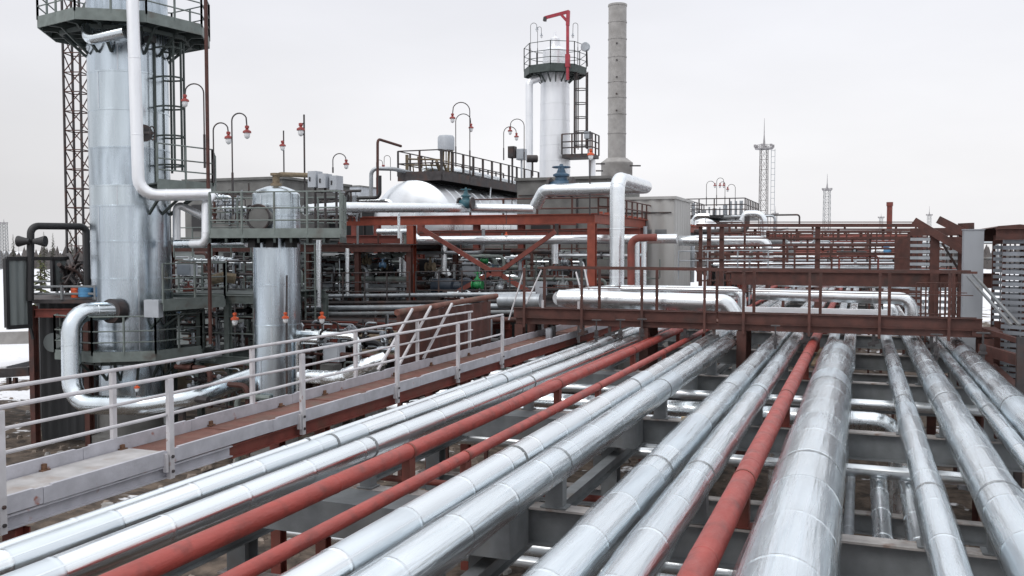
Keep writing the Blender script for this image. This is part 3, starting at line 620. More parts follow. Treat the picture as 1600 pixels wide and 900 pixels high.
b = MB(); A_, B_ = PY(1432, 442, 26), PY(1508, 442, 26); rail(b, [V((A_.x, 26, 3.6)), V((B_.x, 26, 3.6))], A_.z - 3.6, .018, levels=(1, .5, .05), post=.11); b.build('baluster_screen', 'brown', None, 'brown screen of thin upright bars behind the right end of the bridge', 'screen')
def louvre(label, a, b_, z0, z1, n, nv, mslat='slat', mpost='brown'):
    a, b_ = V(a), V(b_); o = thing('louvre_panel', label, 'louvre', ((a.x + b_.x) / 2, (a.y + b_.y) / 2, z0)); up = V((0, 0, 1)); s = MB()
    for i in range(n):
        z = z0 + (z1 - z0) * (i + .5) / n; s.bar(a + up * z, b_ + up * z, .16, .085, (0, 0.0, 1))
    s.build('slats', mslat, o)
    for j in range(nv + 1):
        q = a.lerp(b_, j / nv); s = MB(); s.bar(q + up * (z0 - 0.1), q + up * (z1 + .1), .07, .09, (0, 1, 0)); s.build('mullion', mpost, o)
    for j in range(nv * 2):
        q = a.lerp(b_, (j + .5) / nv / 2) + V((.05, .28, 0)); s = MB(); s.bar(q + up * (z0 - 0.1), q + up * (z1 + .05), .02, .13 if j % 2 else .07, (0, 1, 0)); s.build('support', 'dark', o)
    s = MB(); s.bar(a + up * (z1 + .12), b_ + up * (z1 + .12), .25, .22); s.build('top_beam', 'brown', o)
    return o
louvre('grey louvred cooler wall with see-through gaps at the right edge', (3.05, 23.5, 0), (6.5, 21.3, 0), 2.6, 6.32, 27, 9)
louvre('grey louvred wall behind the brown columns left of the grey column', (1.35, 29.0, 0), (2.9, 28.6, 0), 4.3, 6.45, 12, 3, 'zinc')
louvre('second louvred wall deep behind the right louvres', (3.2, 26.5, 0), (8.0, 25.2, 0), 2.6, 6.2, 24, 8)
# roof of the coolers
ro = thing('cooler_roof', 'brown ribbed roof hump above the right louvres', 'roof', (4.4, 27, 6.4))
b = MB(); pts = [PY(1545, 357, 26), PY(1548, 355, 26), PY(1580, 352.5, 26), PY(1600, 355, 26), PY(1700, 359, 26)]
n = len(pts); vs = [(p.x, 24.6, p.z) for p in pts] + [(p.x, 30, p.z) for p in pts] + [(p.x, 24.6, 6.3) for p in pts] + [(p.x, 30, 6.3) for p in pts]
b.add(vs, [(i, i + 1, n + i + 1, n + i) for i in range(n - 1)] + [(2 * n + i, 2 * n + i + 1, i + 1, i) for i in range(n - 1)] + [(n + i, n + i + 1, 3 * n + i + 1, 3 * n + i) for i in range(n - 1)]); b.build('roof', 'brown', ro)
b = MB(); b.ibeam((2.85, 23.3, 6.42), (7.0, 22.2, 6.42), .2, .26, .02); b.build('beam', 'brown', None, 'brown roof edge beam running right from the grey column', 'beam')
for k, (px, y) in enumerate(((1596, 17.5), (1532, 22.6), (1560, 24.0), (1585, 24.0))):
    q = PY(px, 500, y); b = MB(); b.ibeam((q.x, y, -.05), (q.x, y, [4.6, 4.1, 4.4, 4.4][k]), .12 if k == 0 else .16, .14, .015)
    b.build('column', 'brown' if k != 0 else 'dark', None, ['thin dark upright at the very right edge of the rack', 'brown stub column under the right end of the bridge', 'brown column under the louvres', 'farther brown column under the louvres'][k], 'column')
b = MB(); b.bar(PY(1532, 545, 22), PY(1600, 565, 20), .1, .22); b.bar(PY(1535, 515, 22.5), PY(1600, 535, 20.5), .08, .1); b.build('beam', 'brown', None, 'pair of brown sloping rails dropping right from the bridge end', 'beam')
b = MB(); b.box((3.0, 25.5, 2.3), (6.5, 25.6, 3.6)); b.build('sheet_wall', 'corrg', None, 'pale sheet wall behind the right edge below the louvres', 'panel')
b = MB(); b.ibeam((2.9, 6, 3.3), (2.9, 24, 3.3), .16, .22, .015); b.build('stringer_beam', 'brown', None, 'brown beam running away along the right edge of the rack', 'beam')
# ================================================================ lamps
def lamp(label, px, pyb, pyt, hx, hy, D, housing='lampred', group='gooseneck lamps', s=1.0, straight=False):
    s = s * .68
    base = P(px, pyb, D); top = P(px, pyt, D); base = V((top.x, top.y, base.z)); head = P(hx, hy, D); base.x, base.y = top.x, top.y
    o = thing('lamp', label, 'lamp', base, group); m = D / F
    b = MB(); rp = .038 * s
    if straight:
        b.tube([base, V((base.x, base.y, top.z))], rp, 8); b.tube([V((base.x, base.y, head.z + .3 * s)), head + V((0, 0, .22 * s))], rp * .8, 6)
    else:
        d = V((head.x - base.x, head.y - base.y, 0)); L_ = d.length; d.normalize(); r_ = L_ * .5; zc = top.z - r_
        pts = [base, V((base.x, base.y, (base.z + zc) / 2)), V((base.x, base.y, zc))]; c = V((base.x, base.y, zc)) + d * r_
        for k in range(1, 11):
            a = math.pi * (1 - k / 10 * .86); pts.append(c + d * (math.cos(a) * r_) + V((0, 0, math.sin(a) * r_)))
        pts.append(V((head.x, head.y, head.z + .2 * s)))
        b.tube(pts, rp * .8, 8); b.tube([base, V((base.x, base.y, base.z + (zc - base.z) * .45))], rp * 1.3, 8)
    b.build('pole', 'dark', o)
    q = V((head.x, head.y, head.z))
    b = MB(); b.lathe(q, [(.03 * s, .30 * s), (.09 * s, .28 * s), (.09 * s, .18 * s), (.05 * s, .16 * s), (.07 * s, .12 * s), (.17 * s, .06 * s), (.18 * s, -.02 * s), (.10 * s, -.02 * s)], 12); o = b.build('housing', housing, o)
    b = MB(); b.lathe(q, [(.12 * s, -.02 * s), (.13 * s, -.10 * s), (.10 * s, -.22 * s), (.03 * s, -.27 * s)], 12); b.build('glass', 'glass', o)
    return o.parent
def octa(c, r, n=8, a0=22.5): return [(c[0] + r * math.cos(R(a0 + 360 * k / n)), c[1] + r * math.sin(R(a0 + 360 * k / n))) for k in range(n)]
def ring_deck(o, c, z, r, ri, fascia=.42, n=8, h=1.15, arc=None, a0=22.5, m_='green', post=1.1, floor='dgreen'):
    """octagonal platform ring with fascia plate, brackets and rail"""
    po = octa(c, r, n, a0); pi_ = octa(c, ri, n, a0); idx = range(n) if arc is None else arc
    b = MB()
    for k in idx:
        k2 = (k + 1) % n; b.add([(*po[k], z), (*po[k2], z), (*pi_[k2], z), (*pi_[k], z), (*po[k], z - .04), (*po[k2], z - .04), (*pi_[k2], z - .04), (*pi_[k], z - .04)],
            [(0, 1, 2, 3), (7, 6, 5, 4), (0, 4, 5, 1), (2, 6, 7, 3), (1, 5, 6, 2), (3, 7, 4, 0)])
        for t in (.25, .75):
            q = V((*po[k], z - .14)).lerp(V((*po[k2], z - .14)), t); p = V((*pi_[k], z - .14)).lerp(V((*pi_[k2], z - .14)), t); b.bar(q, p, .08, .18)
            b.bar(q.lerp(p, .3), p + V((0, 0, -.75)), .07, .07)
        b.bar(V((*po[k], z - .3)).lerp(V((*pi_[k], z - .3)), .5), V((*po[k2], z - .3)).lerp(V((*pi_[k2], z - .3)), .5), .1, .12)
    o = b.build('platform', floor, o)
    b = MB()
    for k in idx:
        k2 = (k + 1) % n; b.bar((*po[k], z + .1 - fascia / 2), (*po[k2], z + .1 - fascia / 2), .03, fascia)
    b.build('platform_edge', m_, o)
    b = MB()
    for k in idx:
        k2 = (k + 1) % n; rail(b, [(*po[k], z), (*po[k2], z)], h, .022, post=post)
    b.build('railing', m_ if floor == 'dgreen' else 'dark', o)
def caged_ladder(o, base, z1, out, w_=.42, cage0=2.2, m_='dgreen', step=.33, cr=.44):
    """vertical ladder with hoops; out = horizontal direction the cage bulges to"""
    base = V(base); out = V(out).normalized(); sd_ = V((-out.y, out.x, 0)); b = MB(); H_ = z1 - base.z
    for s in (-1, 1): b.bar(base + sd_ * s * w_ / 2, base + sd_ * s * w_ / 2 + V((0, 0, H_)), .08, .06, (0, 1, 0))
    z = .2
    while z < H_: b.tube([base + sd_ * -w_ / 2 + V((0, 0, z)), base + sd_ * w_ / 2 + V((0, 0, z))], .014, 5); z += step
    b.build('ladder', m_, o)
    b = MB(); z = cage0; ang = [R(a) for a in (-120, -75, -35, 0, 35, 75, 120)]
    def cp(a, z): return base + out * (cr * .9 + cr * math.cos(a)) * 1 + sd_ * (cr * math.sin(a)) + V((0, 0, z))
    zs = []
    while z < H_ - .3: b.tube([base + sd_ * -w_ / 2 + V((0, 0, z))] + [cp(a, z) for a in ang] + [base + sd_ * w_ / 2 + V((0, 0, z))], .03, 5); zs.append(z); z += .9
    if zs:
        for a in (ang[0], ang[2], ang[4], ang[6], ang[3]): b.bar(cp(a, zs[0] - .2), cp(a, zs[-1] + .2), .06, .04, (0, 1, 0))
    b.build('ladder_cage', m_, o)
def lattice(b, c, w0, w1, z0, z1, n, t=.05, cross=True, legs=4, mleg=0, mx=0, rot=0):
    cs = lambda z: [(c[0] + (w0 + (w1 - w0) * (z - z0) / (z1 - z0)) * .5 * math.sqrt(2) * math.cos(R(45 + rot + 360 / legs * k)), c[1] + (w0 + (w1 - w0) * (z - z0) / (z1 - z0)) * .5 * math.sqrt(2) * math.sin(R(45 + rot + 360 / legs * k)), z) for k in range(legs)]
    A, B = cs(z0), cs(z1); b.mi = mleg
    for k in range(legs): b.bar(A[k], B[k], t * 1.5, t * 1.5, (0, 1, 0))
    b.mi = mx
    for i in range(n):
        p, q = cs(z0 + (z1 - z0) * i / n), cs(z0 + (z1 - z0) * (i + 1) / n)
        for k in range(legs):
            k2 = (k + 1) % legs; b.bar(p[k], q[k2], t * .7, t * .7)
            if cross: b.bar(p[k2], q[k], t * .7, t * .7)
            b.bar(q[k], q[k2], t * .8, t * .8)
def shell(o, name, c, r, z0, z1, m_, ringz, seg=56, seams=0, r1=None, top=None):
    b = MB(); prof = []; zs = [z0] + [z for z in ringz if z0 < z < z1] + [z1]; r1 = r1 or r
    rr = lambda z: r + (r1 - r) * (z - z0) / (z1 - z0)
    prof.append((rr(z0), z0))
    for z in zs[1:-1]: prof += [(rr(z), z - .12), (rr(z), z - .03), (rr(z) + .012, z - .025), (rr(z) + .012, z + .025), (rr(z), z + .03), (rr(z), z + .12)]
    prof.append((rr(z1), z1))
    if top: prof += [(r1 * k, z1 + d) for k, d in top]
    b.lathe((c[0], c[1], 0), prof, seg)
    if m_ == 'cladv':
        cur = 0
        for i in range(len(prof) - 1):
            if i and prof[i - 1][0] > prof[i][0] + .001 and i > 3: cur = random.choice([0, 1, 2])
            for k in range(seg): b.m[i * seg + k] = cur
        m_ = ['cladv', 'shell_b', 'shell_c']
    b2 = b.build(name, m_, o, sharp=25)
    if seams:
        b = MB()
        for i, (za, zb) in enumerate(zip(zs[:-1], zs[1:])):
            for k in range(seams):
                a = R(360 / seams * k + i * 31 - 100); p = V((c[0] + (r + .004) * math.cos(a), c[1] + (r + .004) * math.sin(a), 0))
                b.bar(p + V((0, 0, za + .03)), p + V((0, 0, zb - .03)), .03, .012, (math.cos(a), math.sin(a), 0))
        b.build('lap_seams', 'seam', o)
# ================================================================ big left column
TC = P(204, 300, 29.2); tc_ = (TC.x, TC.y); TR = 1.20
tw = thing('distillation_column', 'tall wide silver clad column with a green octagonal top platform at the left', 'column', (tc_[0], tc_[1], 0))
zrow = lambda py, D=28.2: P(200, py, D).z
shell(tw, 'shell', tc_, TR, 1.1, 16.5, 'cladv', [zrow(y) for y in (572, 550, 436, 377, 322, 290, 231, 172, 113, 70)], seams=3)
b = MB(); b.lathe((tc_[0], tc_[1], 0), [(1.35, -.1), (1.35, .25), (1.1, .3), (1.1, 1.15), (.95, 1.2)], 32); b.build('skirt', 'concd', tw)
zt = P(200, 21, 26.8).z
ring_deck(tw, tc_, zt, 2.55, 1.3, .34, 8, 1.2, a0=10)
zm = P(270, 288, 28).z
ring_deck(tw, tc_, zm, 2.75, 1.25, .34, 8, 1.15, arc=(7, 0), a0=14)
zl = P(250, 470, 28).z
ring_deck(tw, tc_, zl, 3.1, 1.25, .34, 8, 1.15, arc=(7, 0, 1), a0=14)
z4 = P(200, 557, 27).z
ring_deck(tw, tc_, z4, 2.3, 1.25, .30, 8, 1.15, arc=(4, 5, 6, 7, 0), a0=14)
lo = P(246, 60, 28.6)
caged_ladder(tw, (lo.x, lo.y, zm + .02), zt, (RT - FW * .3 * 1), cage0=.6)
lo = P(256, 60, 28.9)
caged_ladder(tw, (lo.x, lo.y, z4), zl + .2, (RT - FW * .2), cage0=2.0)
for k, (px, py, s) in enumerate(((173, 62, .22), (120 + 10, 20, .0), (235, 62, .2))):
    if s: b = MB(); q = P(px, py, 28.0); b.box((q.x - .14, q.y - .1, q.z - .1), (q.x + .14, q.y + .1, q.z + .1)); b.build('bracket', 'black', tw)
b = MB(); b.tube(bend([P(225, 210, 28), P(236, 210, 27.4)], .1) if 0 else [P(220, 208, 27.9), P(225, 208, 27.6)], .26, 16); b.tube([P(225, 208, 27.6), P(238, 208, 27.2)], .05, 8); b.torus(P(238, 208, 27.2), .2, .02, RT); b.build('drive_wheel', 'dark', tw)
b = MB(); q = P(240, 482, 27.2); b.box((q.x - .27, q.y - .1, q.z - .26), (q.x + .27, q.y + .1, q.z + .26)); b.build('control_box', 'egrey', tw)
# duct arc under the platform
pipe('duct_pipe', 'silver elbow duct curling under the top platform of the left column', [P(136, 42, 27.2), P(138, 62, 27.0), P(195, 50, 26.9)], .17, 'cladp', .3, bands=0)
# down-comer pipe in front
D1 = 26.6
pipe('downcomer_pipe', 'tall pale silver pipe running down the left column and turning right at its foot', [P(205, -60, D1), P(217, 305, D1), P(330, 304, D1 + .6)], .175, 'cladw', .5, bands=2.2)
pipe('downcomer_pipe', 'short silver pipe drop with elbow between the left column and the second vessel', [P(332, 305, 27.6), P(322, 318, 27.3), P(322, 380, 27.2), P(300, 381, 27.5)], .13, 'cladw', .2)
pipe('downcomer_pipe', 'silver horizontal pipe running to the second vessel below its platform', [P(275, 381, 28.6), P(385, 379, 27.6)], .13, 'cladp', bands=1)
pipe('downcomer_pipe', 'thin pale vertical pipe behind the left column ladder', [P(276, 385, 29.3), P(276, 318, 29.3), P(330, 345, 29.6)], .12, 'cladw', .2)
# side elbow pipe at lower left
pipe('elbow_pipe', 'thick silver pipe leaving the left column, dropping and curving back right near the ground', [P(178, 486, 27.9), P(111, 487, 27.0), P(112, 632, 26.8), P(225, 634, 26.0), P(300, 622, 26.2), P(400, 585, 28)], .275, 'cladp', .78, bands=1.5, seg=28)
pipe('elbow_pipe', 'small flanged collar joining the thick elbow pipe to the left column', [P(172, 486, 27.75), P(186, 486, 28.1)], .37, 'dark', bands=0)
pipe('silver_duct', 'crumpled silver duct lying beyond the walkway rails', [P(470, 588, 24), P(530, 590, 23.4), P(578, 568, 23.2), P(600, 560, 23.4)], .17, 'film', .3, bands=.6, step=.15, wob=.05)
# thin conduit beside the column
b = MB(); q = P(322, 50, 27.4); b.tube([V((q.x, q.y, 3.2)), V((q.x, q.y, 17))], .055, 8); b.build('standpipe', 'brown', None, 'long thin reddish standpipe right of the left column ladder', 'standpipe')
# red and grey lattice mast behind
LM = P(121, 200, 33); b = MB(); lattice(b, (LM.x, LM.y), .62, .62, 0, 16.5, 24, .042, False, 4, 0, 1, 18); b.mi = 1; b.bar((LM.x + .37, LM.y + .2, 0), (LM.x + .37, LM.y + .2, 16.5), .09, .09, (0, 1, 0))
lm = thing('lattice_mast', 'slender lattice mast with one red leg right behind the left column', 'lattice mast', (LM.x, LM.y, 0)); b.build('lattice', ['dark', 'brown'], lm)
# ================================================================ second vessel
VC = P(432, 350, 26.5); vc = (VC.x, VC.y)
ve = thing('vessel', 'medium silver clad vessel with a round side hatch and a grey green platform', 'vessel', (vc[0], vc[1], 0))
zv = lambda py: P(432, py, 25.9).z
shell(ve, 'shell', vc, .67, .9, zv(303), 'cladv', [zv(y) for y in (560, 510, 446, 380, 336, 320)], seams=2, top=[(1.0, .02), (.8, .14), (.4, .24), (.12, .28)])
b = MB(); b.lathe((vc[0], vc[1], 0), [(.85, -.1), (.85, .2), (.55, .25), (.55, 1.0)], 24); b.build('skirt', 'concd', ve)
pz = P(432, 366, 25).z
b = MB(); A_ = P(330, 366, 26.2); 
def plan(px, D): q = P(px, 366, D); return (q.x, q.y)
poly = [plan(328, 25.2), plan(532, 24.6), plan(540, 27.6), plan(330, 28.2)]
b.prism(poly, pz - .05, pz); 
for k in range(9):
    t = k / 8; a = V((*poly[0], pz - .15)).lerp(V((*poly[1], pz - .15)), t); c = V((*poly[3], pz - .15)).lerp(V((*poly[2], pz - .15)), t); b.bar(a, c, .06, .16)
vp_ = b.build('platform', 'dgreen', ve)
b = MB()
for k in range(4): b.bar((*poly[k], pz + .03), (*poly[(k + 1) % 4], pz + .03), .03, .26)
b.build('platform_edge', 'green', vp_)
b = MB(); rail(b, [(*q, pz) for q in poly], 1.15, .02, post=.95, closed=True); b.build('railing', 'green', vp_)
hc = P(405, 340, 25.5); b = MB(); hd = (-FW + RT * -.25).normalized(); hd.z = 0
b.lathe(hc - hd * .1, [(.24, -.4), (.24, 0), (.33, 0), (.33, .10), (.31, .11), (.31, .14), (0.01, .15)], 24, hd); b.build('hatch_cover', 'concd', ve)
b = MB(); b.torus(hc + hd * .05, .35, .035, hd, 24, 6, 0, 360); b.build('hatch_flange', 'dark', ve)
b = MB(); q = V((vc[0], vc[1], zv(303) + .25)); b.tube(bend([q, q + V((0, 0, .35)), q + RT * 1.5 + V((0, 0, .30))], .2), .07, 10); b.lathe(q, [(.16, .0), (.16, .08), (.1, .1), (.1, .3), (.16, .31), (.16, .38)], 12); b.build('nozzle', 'wool', ve)
b = MB(); b.tube([P(448, 430, 25.3), P(448, 660, 25.3)], .03, 6); b.build('conduit', 'dark', ve)
for k, (px) in enumerate((397, 425, 455)):
    q = P(px, 379, 25.6); b = MB(); b.box((q.x - .12, q.y - .12, q.z - .14), (q.x + .12, q.y + .12, q.z + .14)); b.build('bracket', 'black', ve)
# control boxes group at right of the platform
for k, (x0, x1, y0, y1, D) in enumerate(((485, 500, 268, 293, 26.2), (501, 515, 272, 294, 26), (519, 532, 275, 297, 26))):
    o = thing('control_box', ['pale grey control cabinet, left one of three above the second vessel platform', 'pale grey control cabinet, middle one of three above the second vessel platform', 'pale grey control cabinet, right one of three above the second vessel platform'][k], 'control box', P(x0, 360, D), 'control cabinets above the second vessel')
    a, c = P(x0, y0, D), P(x1, y1, D); b = MB(); ctr = (a + c) / 2; b.box((min(a.x, c.x), ctr.y - .18, c.z), (max(a.x, c.x), ctr.y + .18, a.z)); b.build('cabinet', 'egrey', o)
    b = MB(); b.tube([V((ctr.x, ctr.y, c.z + .01)), V((ctr.x, ctr.y, pz))], .04, 6); b.build('stand', 'dark', o)
    b = MB(); b.box((min(a.x, c.x) + .05, ctr.y - .20, (a.z + c.z) / 2 - .06), (min(a.x, c.x) + .09, ctr.y - .181, (a.z + c.z) / 2 + .06)); b.build('handle', 'black', o)
# ================================================================ lamps (placed where the photo has them)
lamp('gooseneck lamp leaning left, nearest the left column ladder', 318, 262, 131, 289, 158, 27.5)
lamp('gooseneck lamp facing right, shorter of the crossed pair beside the left column', 333, 285, 192, 357, 216, 27.5)
lamp('gooseneck lamp facing right, taller of the crossed pair beside the left column', 362, 335, 177, 386, 207, 26.4)
lamp('straight lamp post with a small red lamp above the second vessel', 443, 275, 204, 441.5, 228, 27.5, straight=True, s=.8)
lamp('straight lamp post with a large red lamp just right of the second vessel', 475, 335, 179, 470, 203, 26.5, straight=True, s=1.0)
lamp('small gooseneck lamp above the grey control cabinets', 520, 270, 240, 541, 257, 27.5, s=.75)
lamp('distant gooseneck lamp, left of two at the brown pipe left of the tank', 588, 295, 250, 598, 262, 45, s=.7)
lamp('distant gooseneck lamp, right of two at the brown pipe left of the tank', 610, 282, 243, 600, 262, 45, s=.7)
lamp('tall gooseneck lamp facing left on the tank platform', 734, 285, 160, 707, 185, 37)
lamp('gooseneck lamp facing right on the tank platform, shorter of the pair', 712, 260, 178, 736, 200, 38, s=.9)
lamp('gooseneck lamp facing right at the far end of the tank platform', 787, 250, 198, 807, 214, 46, s=1.0)
lamp('gooseneck lamp facing left beside the pale thin pipe of the rear column', 819, 270, 186, 797, 205, 46, s=1.0)
lamp('tall straight post with an orange lamp in front of the rear column ladder', 922, 335, 205, 923, 242, 31, 'orange', straight=True, s=1.0)
lamp('low orange lamp with white glass left of the second vessel', 367, 520, 478, 367, 499, 27.4, 'orange', 'low orange lamps', straight=True, s=1.0)
lamp('low orange lamp hanging in front of the second vessel shell', 447, 520, 478, 446, 497, 24.9, 'orange', 'low orange lamps', straight=True, s=.8)
lamp('low orange lamp with white glass right of the second vessel', 503, 530, 475, 503, 497, 26.5, 'orange', 'low orange lamps', straight=True, s=.9)
lamp('small orange lamp at the foot of the left column', 213, 625, 590, 214, 606, 26.5, 'orange', 'low orange lamps', straight=True, s=.7)
lamp('tiny orange lamp hanging from the red frame near its centre', 791, 350, 330, 791, 367, 31.5, 'orange', 'low orange lamps', straight=True, s=.5)
for k, (a, t, h, hy) in enumerate(((1104, 283, 1117, 290), (1120, 278, 1131, 290), (1133, 284, 1125, 290), (1149, 288, 1137, 296))):
    lamp(['leftmost of four distant gooseneck lamps beyond the corrugated building', 'second of four distant gooseneck lamps beyond the corrugated building', 'third of four distant gooseneck lamps beyond the corrugated building', 'rightmost of four distant gooseneck lamps beyond the corrugated building'][k], a, 322, t, h, hy, 80, group='distant gooseneck lamps', s=1.1)
# ================================================================ left edge: shed, panels
sh = thing('equipment_shed', 'dark equipment shed with brown posts and a railed roof left of the big column', 'shed', P(100, 690, 28.5))
SD = 28.5
def pl(px, D=SD): q = P(px, 500, D); return V((q.x, q.y, 0))
zz = lambda py, D=SD: P(100, py, D).z
a0, a1, a2 = pl(52), pl(150), pl(150, 34)
b = MB(); b.ibeam(a0 + V((0, 0, -.1)), a0 + V((0, 0, zz(478))), .2, .2, .02); b.build('post', 'brown', sh)
b = MB(); b.ibeam(pl(137) + V((0, 0, -.1)), pl(137) + V((0, 0, zz(478))), .2, .2, .02); b.build('post', 'brown', sh)
b = MB(); b.ibeam(a0 + V((.1, 0, zz(489))), pl(160) + V((0, 0, zz(489))), .18, .26, .02); b.build('beam', 'redsteel', sh)
fz = zz(474)
o4 = [pl(46), pl(150), pl(140, 33), pl(40, 33)]
b = MB(); b.prism([(q.x, q.y) for q in o4], fz, fz + .12); b.build('roof_floor', 'dark', sh)
b = MB(); b.mi = 0; rail(b, [q + V((0, 0, fz + .12)) for q in o4], .45, .035, levels=(.9, .4), post=1.0, closed=True); b.build('railing', 'steel', sh)
s1, s2 = pl(64, SD + .5), pl(150, SD + .5)
b = MB(); b.sheet((s1.x, s1.y), (s2.x, s2.y), 0, fz - .01, .22, .04); b.build('wall', 'corrd', sh)
s3 = pl(58, 33.5); b = MB(); b.sheet((s3.x, s3.y), (s1.x, s1.y), 0, fz - .01, .22, .04); b.build('wall', 'corrd', sh)
b = MB(); q = P(84, 535, SD + .3); b.lathe(q, [(.3, 0), (.3, -.06), (.2, -.07)], 20, FW); b.build('fan_cover', 'corrg', sh)
b = MB(); b.tube(bend([P(47, 470, 28.2), P(48, 353, 28.2), P(136, 354, 29.5), P(137, 460, 29.5)], .25), .11, 12); b.build('pipe_arch', 'black', None, 'black pipe arch standing on the shed roof at the left', 'pipe arch')
for k, (px, py) in enumerate(((38, 377), (61, 377))):
    o = thing('floodlight', ['black floodlight facing left on the pipe arch', 'black floodlight facing right on the pipe arch'][k], 'floodlight', P(px, py, 28.1))
    b = MB(); q = P(px, py, 28.0); b.lathe(q, [(.08, -.16), (.12, 0), (.17, .16), (.17, .2), (.15, .2)], 12, RT * (-1 if k == 0 else 1)); b.build('housing', 'black', o)
    b = MB(); b.bar(q, P(48, py, 28.1), .04, .04); b.build('bracket', 'black', o)
pn = thing('weather_screen', 'tall grey corrugated panel in a black frame at the far left edge', 'panel', P(26, 512, 28))
A, B = P(9, 405, 27.6), P(44, 405, 28.2); zb_ = P(26, 511, 27.9).z; zt_ = P(26, 404, 27.9).z
b = MB(); b.sheet((A.x, A.y), (B.x, B.y), zb_, zt_, .18, .03); b.build('sheet', 'corrg', pn)
b = MB()
for a, c in (((A.x, A.y, zb_), (A.x, A.y, zt_)), ((B.x, B.y, zb_), (B.x, B.y, zt_)), ((A.x, A.y, zt_), (B.x, B.y, zt_)), ((A.x, A.y, zb_), (B.x, B.y, zb_))): b.bar(a, c, .12, .12)
b.bar((B.x, B.y, zb_ + .05), P(52, 530, 28.3), .07, .07); b.build('frame', 'black', pn)
pn = thing('weather_screen', 'smaller grey panel in a black frame behind the pipe arch', 'panel', P(95, 460, 31))
A, B = P(82, 405, 31), P(108, 405, 31.6); zb_ = P(95, 455, 31.3).z; zt_ = P(95, 404, 31.3).z
b = MB(); b.sheet((A.x, A.y), (B.x, B.y), zb_, zt_, .18, .03); b.build('sheet', 'corrg', pn)
b = MB()
for a, c in (((A.x, A.y, zb_), (A.x, A.y, zt_)), ((B.x, B.y, zb_), (B.x, B.y, zt_)), ((A.x, A.y, zt_), (B.x, B.y, zt_))): b.bar(a, c, .12, .12)
b.bar((A.x, A.y, zt_), P(44, 404, 28.5), .12, .12); b.build('frame', 'black', pn)
def drum(label, px, py, D, r_, h, m_, cat='drum'):
    q = P(px, py, D); b = MB(); b.lathe(q, [(r_ * .9, 0), (r_, .02), (r_, h * .3), (r_ * 1.05, h * .33), (r_, h * .36), (r_, h * .65), (r_ * 1.05, h * .68), (r_, h * .71), (r_, h - .02), (r_ * .9, h), (.01, h)], 16); return b.build('drum', m_, None, label, cat)
drum('small orange red canister on the shed roof', 118, 465, 28.6, .13, .35, 'orange'); drum('small bright blue canister on the shed roof', 133, 464, 28.6, .2, .3, 'sky_blue')
b = MB()
for k in range(26):
    q = P(random.uniform(92, 140), random.uniform(415, 460), random.uniform(30, 33)); r_ = P(random.uniform(92, 142), random.uniform(395, 460), random.uniform(30, 33)); b.tube([q, (q + r_) / 2 + V((0, 0, .2)), r_], random.uniform(.03, .08), 6)
b.build('cable_tangle', 'dark', None, 'dark tangle of hoses and cables on the shed roof behind the lattice mast', 'cables')
lw = MB(); a, c = P(-60, 530, 45), P(48, 527, 45); lw.bar(a, c, .3, .6); lw.build('concrete_wall', 'conc', None, 'low pale concrete wall on the snow at the far left', 'wall')
lw = MB(); a, c = P(-70, 575, 33), P(46, 568, 33); lw.bar(a, c, 3.0, .18); lw.build('concrete_slab', 'snow', None, 'flat snow covered slab at the far left', 'slab')
lw = MB(); a, c = P(-70, 588, 31.3), P(47, 580, 31.3); lw.bar(a, c, .2, .3)
for px in (14, 24): lw.bar(P(px, 590, 31.2), P(px, 604, 31.2), .12, .12)
lw.build('slab_edge', 'dark', None, 'dark edge rail in front of the snowy slab at the far left', 'rail')
# trees at left
def conifer(label, px, pyb, pyt, D, m_='needle', wd=.16):
    g = P(px, pyb, D); g.z = 0; t = P(px, pyt, D).z; o = thing('conifer_tree', label, 'tree', g, 'conifers beyond the left yard'); b = MB(); b.tube([g + V((0, 0, -.1)), V((g.x, g.y, t))], .12, 6, radii=[.14, .02]); b.build('trunk', 'bark', o)
    b = MB(); n = 150
    for i in range(n):
        f = (i / n) ** .9; z = .9 + (t - .9) * f; L_ = (t * wd) * (1 - f) ** .8 * random.uniform(.5, 1.15) + .1; a = random.uniform(0, 6.28); d = V((math.cos(a), math.sin(a), 0)); s_ = V((-d.y, d.x, 0)) * L_ * .28
        c = V((g.x, g.y, z)); b.add([c, c + d * L_ * .6 + s_ + V((0, 0, -.12 * L_)), c + d * L_ + V((0, 0, -.35 * L_)), c + d * L_ * .6 - s_ + V((0, 0, -.12 * L_))], [(0, 1, 2, 3)])
    b.build('crown', m_, o)
conifer('yellowish conifer standing under the pipe arch', 64, 450, 392, 62, 'ngold', .2)
conifer('dark slim conifer between the panel and the pipe arch', 70, 440, 362, 150, 'needle', .12)
conifer('tall dark conifer just above the left panel', 22, 440, 366, 170, 'needle', .12)
conifer('dark conifer right of the smaller black panel', 112, 440, 360, 160, 'needle', .13)
conifer('dark conifer tall over the left treeline near the arch top', 84, 440, 364, 180, 'needle', .12)
